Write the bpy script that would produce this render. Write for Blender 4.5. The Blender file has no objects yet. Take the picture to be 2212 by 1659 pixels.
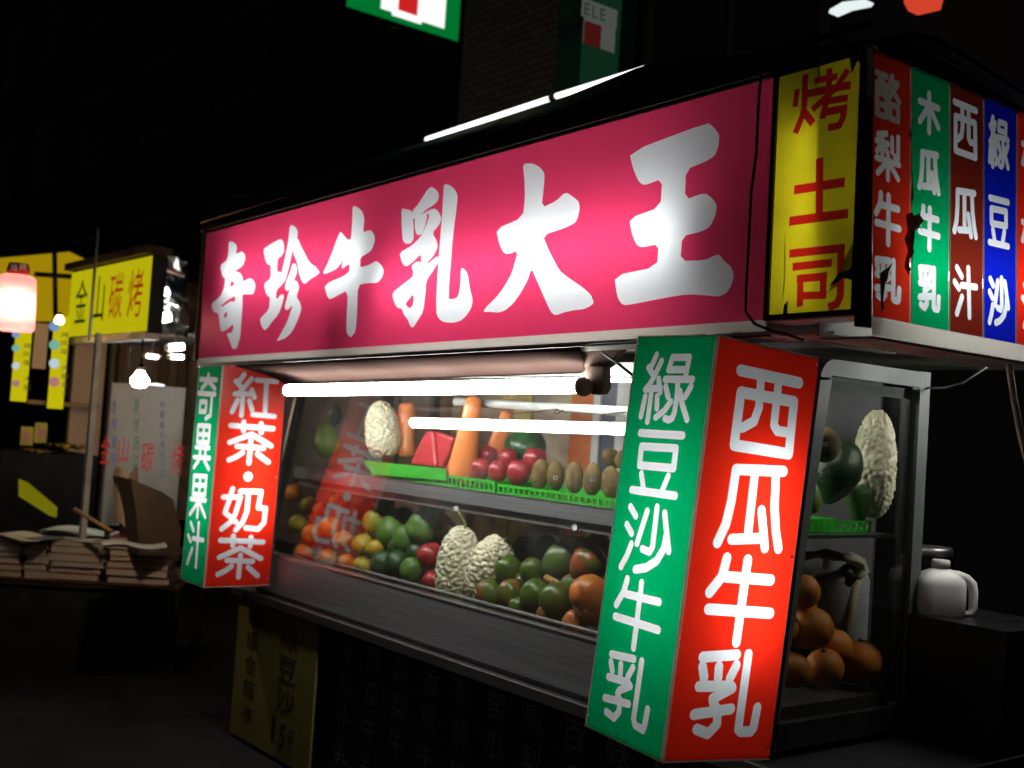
import bpy, bmesh, math, random
from mathutils import Vector, Matrix, noise
from mathutils.geometry import delaunay_2d_cdt
random.seed(7)
sc = bpy.context.scene
COL = sc.collection

# ------------------------------------------------------------------ camera
FOC, CX, CY = 2500.0, 1106.0, 829.5           # measured on the photograph at 2212 x 1659
RR = [Vector((0.61360, 0.78688, 0.06564)), Vector((0.00771, 0.07713, -0.99699)), Vector((-0.78958, 0.61228, 0.04126))]
EYE = Vector((0, 0, 1.5))
cd = bpy.data.cameras.new('camera'); cam = bpy.data.objects.new('camera', cd); COL.objects.link(cam)
cd.sensor_width = 36.0; cd.lens = 36.0 * FOC / 2212.0; cd.clip_start = .05; cd.clip_end = 400
cd.dof.use_dof = True; cd.dof.focus_distance = 3.1; cd.dof.aperture_fstop = 3.2
m = Matrix.Identity(4)
for i in range(3):
    m[i][0] = RR[0][i]; m[i][1] = -RR[1][i]; m[i][2] = -RR[2][i]; m[i][3] = EYE[i]
cam.matrix_world = m
sc.camera = cam

# ------------------------------------------------------------------ night sky, exposure
w = bpy.data.worlds.new('World'); sc.world = w; w.use_nodes = True
nt = w.node_tree; nt.nodes.clear()
sky = nt.nodes.new('ShaderNodeTexSky'); sky.sky_type = 'NISHITA'; sky.sun_disc = False
sky.sun_elevation = math.radians(-4); sky.sun_rotation = math.radians(200)
bg = nt.nodes.new('ShaderNodeBackground'); bg.inputs[1].default_value = .15
wo = nt.nodes.new('ShaderNodeOutputWorld')
nt.links.new(sky.outputs[0], bg.inputs[0]); nt.links.new(bg.outputs[0], wo.inputs[0])
sc.view_settings.view_transform = 'Standard'; sc.view_settings.look = 'None'
sc.view_settings.exposure = 0; sc.view_settings.gamma = 1; sc.view_settings.use_curve_mapping = False
cy = sc.cycles
cy.use_denoising = True; cy.denoiser = 'OPENIMAGEDENOISE'
cy.max_bounces = 8; cy.diffuse_bounces = 3; cy.glossy_bounces = 4; cy.transmission_bounces = 4; cy.transparent_max_bounces = 12
cy.sample_clamp_indirect = 4; cy.caustics_reflective = False; cy.caustics_refractive = False

# ------------------------------------------------------------------ helpers
def at(px, py, ax, v):
    """point of the place seen at a photograph pixel, on the plane ax = v"""
    d = RR[0] * (px - CX) + RR[1] * (py - CY) + RR[2] * FOC
    i = 'XYZ'.index(ax); t = (v - EYE[i]) / d[i]
    return EYE + d * t
def mpp(p):
    return (Vector(p) - EYE).dot(RR[2]) / FOC      # metres per pixel at that distance
def tag(o, label, cat, group=None, kind=None):
    o['label'] = label
    if cat: o['category'] = cat
    if group: o['group'] = group
    if kind: o['kind'] = kind
    return o
def thing(name, label, cat, loc=(0, 0, 0), group=None):
    o = bpy.data.objects.new(name, None); COL.objects.link(o); o.location = loc; o.empty_display_size = .05
    return tag(o, label, cat, group)
class MB:
    """collects pieces of one mesh, in world coordinates"""
    def __init__(s): s.v = []; s.f = []; s.m = []; s.sm = []
    def add(s, vs, fs, mi=0, smooth=False):
        b = len(s.v); s.v += [tuple(x) for x in vs]
        for f in fs: s.f.append([i + b for i in f]); s.m.append(mi); s.sm.append(smooth)
        return s
    def box(s, a, b, mi=0):
        x0, y0, z0 = a; x1, y1, z1 = b
        return s.hexa([(x0,y0,z0),(x1,y0,z0),(x1,y1,z0),(x0,y1,z0),(x0,y0,z1),(x1,y0,z1),(x1,y1,z1),(x0,y1,z1)], mi)
    def hexa(s, vs, mi=0):
        return s.add(vs, [(0,3,2,1),(4,5,6,7),(0,1,5,4),(1,2,6,5),(2,3,7,6),(3,0,4,7)], mi)
    def obox(s, o, a, b, c, mi=0):
        o, a, b, c = Vector(o), Vector(a), Vector(b), Vector(c)
        return s.hexa([o, o+a, o+a+b, o+b, o+c, o+a+c, o+a+b+c, o+b+c], mi)
    def tube(s, pts, r, n=10, mi=0, caps=True, smooth=True):
        pts = [Vector(p) for p in pts]; rs = r if isinstance(r, (list, tuple)) else [r]*len(pts)
        rings = []; prev = None
        for i, p in enumerate(pts):
            t = (pts[min(i+1, len(pts)-1)] - pts[max(i-1, 0)]).normalized()
            if prev is None:
                q = Vector((0,0,1)) if abs(t.z) < .9 else Vector((1,0,0))
                u = t.cross(q).normalized()
            else:
                u = (prev - t*prev.dot(t)).normalized()
            prev = u; k = t.cross(u)
            rings.append([p + (u*math.cos(2*math.pi*j/n) + k*math.sin(2*math.pi*j/n))*rs[i] for j in range(n)])
        vs = [v for rg in rings for v in rg]; fs = []
        for i in range(len(pts)-1):
            for j in range(n):
                fs.append((i*n+j, i*n+(j+1)%n, (i+1)*n+(j+1)%n, (i+1)*n+j))
        s.add(vs, fs, mi, smooth)
        if caps: s.add(rings[0], [tuple(range(n))[::-1]], mi); s.add(rings[-1], [tuple(range(n))], mi)
        return s
    def lathe(s, base, prof, axis=(0,0,1), n=24, mi=0, fn=None):
        ax = Vector(axis).normalized(); q = Vector((1,0,0)) if abs(ax.x) < .8 else Vector((0,1,0))
        u = ax.cross(q).normalized(); k = ax.cross(u); base = Vector(base); vs = []; fs = []
        for i, (r, h) in enumerate(prof):
            for j in range(n):
                a = 2*math.pi*j/n; d = u*math.cos(a) + k*math.sin(a)
                rr = r * (fn(d, h) if fn else 1)
                vs.append(base + ax*h + d*rr)
        for i in range(len(prof)-1):
            for j in range(n):
                fs.append((i*n+j, i*n+(j+1)%n, (i+1)*n+(j+1)%n, (i+1)*n+j))
        s.add(vs, fs, mi, True)
        if prof[0][0] > 1e-4: s.add(vs[:n], [tuple(range(n))[::-1]], mi)
        if prof[-1][0] > 1e-4: s.add(vs[-n:], [tuple(range(n))], mi)
        return s
    def sheet(s, grid, th=0, mi=0, smooth=True):
        """grid[i][j] of points; th = thickness vector"""
        n, k = len(grid), len(grid[0]); vs = [p for r in grid for p in r]
        fs = [(i*k+j, i*k+j+1, (i+1)*k+j+1, (i+1)*k+j) for i in range(n-1) for j in range(k-1)]
        s.add(vs, fs, mi, smooth)
        if th:
            t = Vector(th); s.add([Vector(p)+t for p in vs], [f[::-1] for f in fs], mi, smooth)
        return s
    def build(s, name, mats, parent=None):
        me = bpy.data.meshes.new(name)
        org = Vector((0,0,0))
        if parent is None and s.v:
            n = len(s.v); org = Vector((sum(v[0] for v in s.v)/n, sum(v[1] for v in s.v)/n, min(v[2] for v in s.v)))
        me.from_pydata([Vector(v)-org for v in s.v], [], s.f)
        for mm in (mats if isinstance(mats, (list, tuple)) else [mats]): me.materials.append(mm)
        me.polygons.foreach_set('material_index', s.m); me.polygons.foreach_set('use_smooth', s.sm)
        me.update()
        bm = bmesh.new(); bm.from_mesh(me); bmesh.ops.remove_doubles(bm, verts=bm.verts, dist=1e-6)
        bmesh.ops.recalc_face_normals(bm, faces=bm.faces); bm.to_mesh(me); bm.free()
        o = bpy.data.objects.new(name, me); COL.objects.link(o)
        if parent is None: o.location = org
        else:
            r = parent; acc = Vector((0,0,0))
            while r is not None: acc += Vector(r.location); r = r.parent
            o.parent = parent; o.location = -acc
        return o

# ------------------------------------------------------------------ materials
MATS = {}
def nodes(name):
    mt = bpy.data.materials.new(name); mt.use_nodes = True; t = mt.node_tree; t.nodes.clear()
    out = t.nodes.new('ShaderNodeOutputMaterial'); MATS[name] = mt
    return mt, t, out
def mat(name, c, rough=.5, metal=0, c2=None, scale=8, bump=0, bscale=60, spec=.5, detail=4, mix=(.35,.65), stretch=None, coat=0):
    if name in MATS: return MATS[name]
    mt, t, out = nodes(name); N = t.nodes.new; L = t.links.new
    p = N('ShaderNodeBsdfPrincipled'); L(p.outputs[0], out.inputs[0])
    p.inputs['Roughness'].default_value = rough; p.inputs['Metallic'].default_value = metal
    p.inputs['Specular IOR Level'].default_value = spec; p.inputs['Coat Weight'].default_value = coat
    c = (*c, 1); c2 = (*c2, 1) if c2 else tuple(min(1, x*.7) for x in c[:3]) + (1,)
    tc = N('ShaderNodeTexCoord'); mp = N('ShaderNodeMapping'); L(tc.outputs['Object'], mp.inputs[0])
    if stretch: mp.inputs['Scale'].default_value = stretch
    nz = N('ShaderNodeTexNoise'); nz.inputs['Scale'].default_value = scale; nz.inputs['Detail'].default_value = detail; L(mp.outputs[0], nz.inputs[0])
    rp = N('ShaderNodeValToRGB'); L(nz.outputs[0], rp.inputs[0])
    rp.color_ramp.elements[0].position = mix[0]; rp.color_ramp.elements[1].position = mix[1]
    rp.color_ramp.elements[0].color = c; rp.color_ramp.elements[1].color = c2
    L(rp.outputs[0], p.inputs['Base Color'])
    mr = N('ShaderNodeMapRange'); L(nz.outputs[0], mr.inputs[0]); mr.inputs[3].default_value = max(.02, rough-.1); mr.inputs[4].default_value = min(1, rough+.12)
    L(mr.outputs[0], p.inputs['Roughness'])
    if bump:
        n2 = N('ShaderNodeTexNoise'); n2.inputs['Scale'].default_value = bscale; n2.inputs['Detail'].default_value = 5; L(mp.outputs[0], n2.inputs[0])
        b = N('ShaderNodeBump'); b.inputs['Strength'].default_value = bump; b.inputs['Distance'].default_value = .01; L(n2.outputs[0], b.inputs['Height']); L(b.outputs[0], p.inputs['Normal'])
    return mt
def film(name, c, dirt=None, dirt_amt=.25, gloss=.06):
    """backlit acrylic with printed film: lets light through, diffuses it, slight sheen"""
    if name in MATS: return MATS[name]
    mt, t, out = nodes(name); N = t.nodes.new; L = t.links.new
    tr = N('ShaderNodeBsdfTranslucent'); df = N('ShaderNodeBsdfDiffuse'); gl = N('ShaderNodeBsdfGlossy'); gl.inputs['Roughness'].default_value = .18
    tc = N('ShaderNodeTexCoord'); nz = N('ShaderNodeTexNoise'); nz.inputs['Scale'].default_value = 5; nz.inputs['Detail'].default_value = 7
    L(tc.outputs['Object'], nz.inputs[0]); rp = N('ShaderNodeValToRGB'); L(nz.outputs[0], rp.inputs[0])
    d = dirt or tuple(x*.6 for x in c)
    rp.color_ramp.elements[0].position = .42; rp.color_ramp.elements[1].position = .85
    rp.color_ramp.elements[0].color = (*c, 1); rp.color_ramp.elements[1].color = tuple(c[i]*(1-dirt_amt) + d[i]*dirt_amt for i in range(3)) + (1,)
    L(rp.outputs[0], tr.inputs[0]); L(rp.outputs[0], df.inputs[0])
    m1 = N('ShaderNodeMixShader'); m1.inputs[0].default_value = .22; L(tr.outputs[0], m1.inputs[1]); L(df.outputs[0], m1.inputs[2])
    m2 = N('ShaderNodeMixShader'); m2.inputs[0].default_value = gloss; L(m1.outputs[0], m2.inputs[1]); L(gl.outputs[0], m2.inputs[2])
    L(m2.outputs[0], out.inputs[0])
    return mt
def emit(name, c, s):
    if name in MATS: return MATS[name]
    mt, t, out = nodes(name); e = t.nodes.new('ShaderNodeEmission'); e.inputs[0].default_value = (*c, 1); e.inputs[1].default_value = s
    t.links.new(e.outputs[0], out.inputs[0]); return mt
def glass(name, tint=(.97,.985,.98), f0=.045, rough=0.0, smear=.02):
    if name in MATS: return MATS[name]
    mt, t, out = nodes(name); N = t.nodes.new; L = t.links.new
    lw = N('ShaderNodeLayerWeight'); lw.inputs[0].default_value = .5
    p5 = N('ShaderNodeMath'); p5.operation = 'POWER'; p5.inputs[1].default_value = 5; L(lw.outputs['Facing'], p5.inputs[0])
    mr = N('ShaderNodeMapRange'); mr.inputs[3].default_value = f0; mr.inputs[4].default_value = 1; L(p5.outputs[0], mr.inputs[0])
    tb = N('ShaderNodeBsdfTransparent'); tb.inputs[0].default_value = (*tint, 1)
    gb = N('ShaderNodeBsdfGlossy'); gb.inputs['Roughness'].default_value = rough
    mx = N('ShaderNodeMixShader'); L(mr.outputs[0], mx.inputs[0]); L(tb.outputs[0], mx.inputs[1]); L(gb.outputs[0], mx.inputs[2])
    df = N('ShaderNodeBsdfDiffuse'); df.inputs[0].default_value = (.5,.5,.5,1)
    nz = N('ShaderNodeTexNoise'); nz.inputs['Scale'].default_value = 3; nz.inputs['Detail'].default_value = 6
    tc = N('ShaderNodeTexCoord'); L(tc.outputs['Object'], nz.inputs[0])
    m3 = N('ShaderNodeMapRange'); m3.inputs[1].default_value = .5; m3.inputs[2].default_value = .9; m3.inputs[3].default_value = smear*.3; m3.inputs[4].default_value = smear*2.5; L(nz.outputs[0], m3.inputs[0])
    m2 = N('ShaderNodeMixShader'); L(m3.outputs[0], m2.inputs[0]); L(mx.outputs[0], m2.inputs[1]); L(df.outputs[0], m2.inputs[2])
    L(m2.outputs[0], out.inputs[0]); return mt
def fruit_mat(name, c, c2, scale=3, rough=.35, lo=.35, hi=.65, zmix=0, speck=None, bump=0, bscale=40, spec=.5):
    """skin of a fruit: two colours in soft patches (and from base to crown when zmix), small specks"""
    if name in MATS: return MATS[name]
    mt, t, out = nodes(name); N = t.nodes.new; L = t.links.new
    p = N('ShaderNodeBsdfPrincipled'); L(p.outputs[0], out.inputs[0]); p.inputs['Roughness'].default_value = rough; p.inputs['Specular IOR Level'].default_value = spec
    p.inputs['Subsurface Weight'].default_value = 0
    tc = N('ShaderNodeTexCoord'); oi = N('ShaderNodeObjectInfo')
    ad = N('ShaderNodeVectorMath'); ad.operation = 'ADD'; L(tc.outputs['Generated'], ad.inputs[0])
    sp = N('ShaderNodeVectorMath'); sp.operation = 'SCALE'; sp.inputs[3].default_value = 37; cb = N('ShaderNodeCombineXYZ')
    for i in range(3): L(oi.outputs['Random'], cb.inputs[i])
    L(cb.outputs[0], sp.inputs[0]); L(sp.outputs[0], ad.inputs[1])
    nz = N('ShaderNodeTexNoise'); nz.inputs['Scale'].default_value = scale; nz.inputs['Detail'].default_value = 4; L(ad.outputs[0], nz.inputs[0])
    sx = N('ShaderNodeSeparateXYZ'); L(tc.outputs['Generated'], sx.inputs[0])
    ma = N('ShaderNodeMath'); ma.operation = 'MULTIPLY_ADD'; L(sx.outputs[2], ma.inputs[0]); ma.inputs[1].default_value = zmix
    sb = N('ShaderNodeMath'); sb.operation = 'SUBTRACT'; L(nz.outputs[0], sb.inputs[0]); sb.inputs[1].default_value = zmix*.5; L(sb.outputs[0], ma.inputs[2])
    rp = N('ShaderNodeValToRGB'); L(ma.outputs[0], rp.inputs[0]); rp.color_ramp.elements[0].position = lo; rp.color_ramp.elements[1].position = hi
    rp.color_ramp.elements[0].color = (*c, 1); rp.color_ramp.elements[1].color = (*c2, 1)
    col = rp.outputs[0]
    n2 = N('ShaderNodeTexNoise'); n2.inputs['Scale'].default_value = bscale; n2.inputs['Detail'].default_value = 2; L(ad.outputs[0], n2.inputs[0])
    if speck:
        mr = N('ShaderNodeMapRange'); mr.inputs[1].default_value = .62; mr.inputs[2].default_value = .72; L(n2.outputs[0], mr.inputs[0])
        mc = N('ShaderNodeMix'); mc.data_type = 'RGBA'; L(mr.outputs[0], mc.inputs[0]); L(col, mc.inputs[6]); mc.inputs[7].default_value = (*speck, 1); col = mc.outputs[2]
    L(col, p.inputs['Base Color'])
    if bump:
        b = N('ShaderNodeBump'); b.inputs['Strength'].default_value = bump; b.inputs['Distance'].default_value = .004; L(n2.outputs[0], b.inputs['Height']); L(b.outputs[0], p.inputs['Normal'])
    return mt

WHITE_TUBE = emit('fluorescent_white', (1, .985, .94), 10)
ENAMEL = mat('white_enamel', (.78,.78,.76), .4, c2=(.6,.59,.55), scale=4)
ALU = mat('aluminium', (.62,.62,.63), .32, 1, c2=(.45,.45,.46), scale=10, stretch=(1,1,8))
STEEL = mat('brushed_steel', (.5,.5,.51), .3, 1, c2=(.36,.36,.37), scale=14, stretch=(.4,4,14))
DARKM = mat('dark_metal', (.05,.05,.055), .45, .6, c2=(.025,.025,.025))
BLACK = mat('black_paint', (.012,.012,.013), .6, c2=(.02,.02,.02))
CAPM = mat('lamp_cap_metal', (.55,.55,.55), .35, 1)
CABLE = mat('black_cable', (.01,.01,.01), .5)

# ------------------------------------------------------------------ lettering cut into backlit faces
def capsule(pts, wd, butt=False):
    """list of convex polygons that cover a stroke of width wd along pts (round or cut ends)"""
    r = wd/2; polys = []
    for i in range(len(pts)-1):
        a, b = Vector(pts[i]), Vector(pts[i+1]); d = b-a
        if d.length < 1e-6: continue
        d.normalize(); n = Vector((-d.y, d.x))*r
        polys.append([a+n, a-n, b-n, b+n])
    if butt: inner = pts[1:-1]; seg = 10
    else: inner = pts; seg = 14
    for p in inner:
        p = Vector(p); polys.append([p + Vector((math.cos(2*math.pi*k/seg+.13), math.sin(2*math.pi*k/seg+.13)))*r for k in range(seg)])
    return polys
def orient(poly):
    a = sum(poly[i][0]*poly[(i+1)%len(poly)][1] - poly[(i+1)%len(poly)][0]*poly[i][1] for i in range(len(poly)))
    return poly if a > 0 else poly[::-1]
def cut_face(rect, chars):
    """rect (u0,v0,u1,v1) in mm; chars = list of shape lists. Returns verts, faces of the ground, faces of each character"""
    vs = []; fs = []; own = []
    def addp(poly, who):
        poly = orient([Vector((p[0], p[1])) for p in poly]); b = len(vs)
        vs.extend(poly); fs.append(list(range(b, b+len(poly)))); own.append(who)
    u0, v0, u1, v1 = rect
    addp([(u0,v0),(u1,v0),(u1,v1),(u0,v1)], None)
    for ci, ch in enumerate(chars):
        for kind, wd, pts in ch:
            if kind == 's':
                for q in capsule(pts, wd): addp(q, (ci, 1))
            elif kind == 'b':
                for q in capsule(pts, wd, True): addp(q, (ci, 1))
            elif kind == 'p': addp(pts, (ci, 1))
            elif kind == 'h': addp(pts, (ci, 0))
    ov, oe, of, _, _, off = delaunay_2d_cdt(vs, [], fs, 0, 1e-4, True)
    ground = []; cf = [[] for _ in chars]
    for f, src in zip(of, off):
        ins = {}; inside = False
        for s_ in src:
            if own[s_] is None: inside = True
            else:
                c, fl = own[s_]; ins.setdefault(c, set()).add(fl)
        hit = None
        for c, fl in ins.items():
            if 1 in fl and 0 not in fl: hit = c
        if hit is not None: cf[hit].append(f)
        elif inside: ground.append(f)
    return ov, ground, cf
def smooth_poly(pts, it=1):
    for _ in range(it):
        q = []
        n = len(pts)
        for i in range(n):
            a, b = Vector(pts[i]), Vector(pts[(i+1)%n])
            q += [tuple(a*.8+b*.2), tuple(a*.2+b*.8)]
        pts = q
    return pts
def face_with_letters(fr, rect, chars, ground_mat, char_mat, parent, panel_name='face_panel'):
    O, U, V = fr
    ov, g, cf = cut_face(rect, chars)
    P = [Vector(O) + Vector(U)*(v.x/1000) + Vector(V)*(v.y/1000) for v in ov]
    def mk(name, faces, mt):
        used = sorted({i for f in faces for i in f}); ix = {k: i for i, k in enumerate(used)}
        b = MB(); b.add([P[i] for i in used], [[ix[i] for i in f] for f in faces]); return b.build(name, mt, parent)
    mk(panel_name, g, ground_mat)
    for k, c in enumerate(cf):
        if c: mk('character', c, char_mat[k] if isinstance(char_mat, list) else char_mat)
TXT = {}
def text_mesh(s):
    """outline of a line of type as (verts2d, faces), about 1 unit high, from Blender's own built-in type"""
    if s in TXT: return TXT[s]
    cu = bpy.data.curves.new('type', 'FONT'); cu.body = s; cu.size = 1; cu.resolution_u = 2
    ob = bpy.data.objects.new('type', cu); COL.objects.link(ob)
    dg = bpy.context.evaluated_depsgraph_get(); me = ob.evaluated_get(dg).to_mesh()
    v = [(p.co.x, p.co.y) for p in me.vertices]; f = [tuple(p.vertices) for p in me.polygons]
    ob.evaluated_get(dg).to_mesh_clear(); bpy.data.objects.remove(ob); bpy.data.curves.remove(cu)
    if v:
        x0 = min(p[0] for p in v); x1 = max(p[0] for p in v); y0 = min(p[1] for p in v); y1 = max(p[1] for p in v)
        v = [((p[0]-x0)/max(1e-6, x1-x0), (p[1]-y0)/max(1e-6, y1-y0)) for p in v]
    TXT[s] = (v, f); return v, f
def put_char(s, O, U, V, mt, parent, name='character'):
    """one printed character filling the rectangle O, O+U (width), O+V (height, up)"""
    v, f = text_mesh(s)
    if not v: return
    b = MB(); b.add([Vector(O) + Vector(U)*p[0] + Vector(V)*p[1] for p in v], f); return b.build(name, mt, parent)

# strokes and outlines of the lettering, in millimetres on each sign face
UNIT = {
 'xi': [[[0.0,0.0],[1.0,0.006]],[[0.052,0.288],[0.954,0.277],[0.979,1.0],[0.052,1.0],[0.052,0.288]],[[0.351,0.056],[0.376,0.441],[0.325,0.638],[0.149,0.751]],[[0.649,0.062],[0.665,0.644],[0.732,0.712],[0.954,0.712]]],
 'gua': [[[0.924,0.0],[0.146,0.063],[0.136,0.46],[0.096,0.757],[0.0,0.995]],[[0.803,0.063],[0.848,0.471],[0.919,0.767],[1.0,0.989]],[[0.455,0.085],[0.47,0.899]],[[0.217,0.937],[0.742,0.878]],[[0.641,0.534],[0.773,1.0]]],
 'niu': [[[0.198,0.0],[0.163,0.219],[0.0,0.423]],[[0.213,0.224],[0.941,0.219]],[[0.015,0.622],[1.0,0.628]],[[0.53,0.0],[0.515,1.0]]],
 'ru': [[[0.02,0.053],[0.556,0.011]],[[0.035,0.17],[0.081,0.303]],[[0.293,0.165],[0.303,0.303]],[[0.571,0.144],[0.49,0.309]],[[0.02,0.415],[0.525,0.404],[0.551,0.431],[0.258,0.564],[0.278,0.622],[0.359,0.713],[0.379,0.883],[0.253,1.0],[0.071,0.941]],[[0.0,0.761],[0.571,0.691]],[[0.742,0.0],[0.732,0.947],[0.778,0.979],[0.939,0.979],[0.98,0.931],[1.0,0.676]]],
 'lv': [[[0.169,0.0],[0.09,0.174],[0.028,0.192],[0.14,0.287]],[[0.298,0.09],[0.191,0.305],[0.101,0.449],[0.017,0.521],[0.348,0.491]],[[0.287,0.359],[0.36,0.551]],[[0.163,0.521],[0.163,1.0]],[[0.039,0.629],[0.0,0.928]],[[0.303,0.617],[0.331,0.79]],[[0.478,0.216],[0.522,0.036],[0.876,0.03],[0.848,0.335]],[[0.478,0.216],[0.854,0.21]],[[0.427,0.359],[1.0,0.347]],[[0.702,0.365],[0.725,0.551],[0.719,0.832],[0.691,0.916],[0.624,0.952],[0.534,0.934]],[[0.461,0.467],[0.539,0.611]],[[0.607,0.683],[0.5,0.82],[0.331,0.928]],[[0.989,0.449],[0.899,0.599]],[[0.775,0.527],[0.854,0.707],[0.994,0.922]]],
 'dou': [[[0.024,0.027],[0.988,0.0]],[[0.095,0.252],[0.881,0.218],[0.887,0.544],[0.107,0.571],[0.095,0.252]],[[0.179,0.707],[0.268,0.939]],[[0.792,0.68],[0.708,0.912]],[[0.0,1.0],[1.0,0.98]]],
 'sha': [[[0.035,0.068],[0.185,0.193]],[[0.006,0.348],[0.145,0.466]],[[0.168,0.627],[0.104,0.814],[0.0,1.0]],[[0.428,0.087],[0.295,0.596]],[[0.63,0.0],[0.647,0.59],[0.595,0.683],[0.428,0.658]],[[0.809,0.068],[1.0,0.602]],[[0.913,0.379],[0.89,0.584],[0.775,0.783],[0.566,0.919],[0.335,0.988]]],
 'zhi': [[[0.103,0.042],[0.321,0.199]],[[0.0,0.346],[0.192,0.461]],[[0.34,0.623],[0.103,0.99]],[[0.333,0.382],[1.0,0.351]],[[0.628,0.0],[0.686,1.0]]],
 'mu': [[[0.02,0.28],[0.98,0.28]],[[0.5,0],[0.5,1]],[[0.46,0.35],[0.02,0.8]],[[0.54,0.35],[0.98,0.8]]],
 'lao': [[[0,0.05],[0.45,0.05]],[[0.03,0.27],[0.43,0.27],[0.43,0.97],[0.03,0.97],[0.03,0.27]],[[0.16,0.05],[0.14,0.5]],[[0.3,0.05],[0.32,0.5]],[[0.03,0.73],[0.43,0.73]],[[0.68,0],[0.52,0.3]],[[0.64,0.12],[0.92,0.12],[0.52,0.55]],[[0.64,0.27],[1,0.52]],[[0.6,0.65],[0.95,0.65],[0.95,0.97],[0.6,0.97],[0.6,0.65]]],
 'li': [[[0.42,0],[0.06,0.08]],[[0.0,0.22],[0.5,0.22]],[[0.25,0.06],[0.25,0.5]],[[0.22,0.25],[0.02,0.45]],[[0.28,0.25],[0.48,0.42]],[[0.68,0.06],[0.68,0.36]],[[0.95,0],[0.95,0.46],[0.8,0.45]],[[0,0.6],[1,0.6]],[[0.5,0.48],[0.5,1]],[[0.45,0.63],[0.05,0.93]],[[0.55,0.63],[0.95,0.93]]],
 'ning': [[[0,0.25],[0.4,0.25]],[[0.2,0],[0.2,1]],[[0.18,0.35],[0,0.7]],[[0.22,0.35],[0.4,0.6]],[[0.7,0],[0.7,0.1]],[[0.5,0.25],[0.5,0.14],[1,0.14],[1,0.25]],[[0.5,0.38],[0.97,0.38]],[[0.55,0.5],[0.95,0.5],[0.95,0.62],[0.55,0.62],[0.55,0.5]],[[0.5,0.75],[1,0.75]],[[0.76,0.75],[0.76,1],[0.66,0.97]]],
 'meng': [[[0,0.25],[0.4,0.25]],[[0.2,0],[0.2,1]],[[0.18,0.35],[0,0.7]],[[0.22,0.35],[0.4,0.6]],[[0.5,0.1],[1,0.1]],[[0.63,0],[0.63,0.18]],[[0.85,0],[0.85,0.18]],[[0.5,0.35],[0.5,0.27],[1,0.27],[1,0.35]],[[0.58,0.4],[0.92,0.4]],[[0.5,0.55],[1,0.55]],[[0.72,0.55],[0.5,0.72]],[[0.65,0.65],[0.78,0.8],[0.7,1]],[[0.72,0.75],[0.5,0.95]],[[0.95,0.62],[0.75,0.75]],[[0.78,0.75],[1,0.98]]],
}
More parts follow.
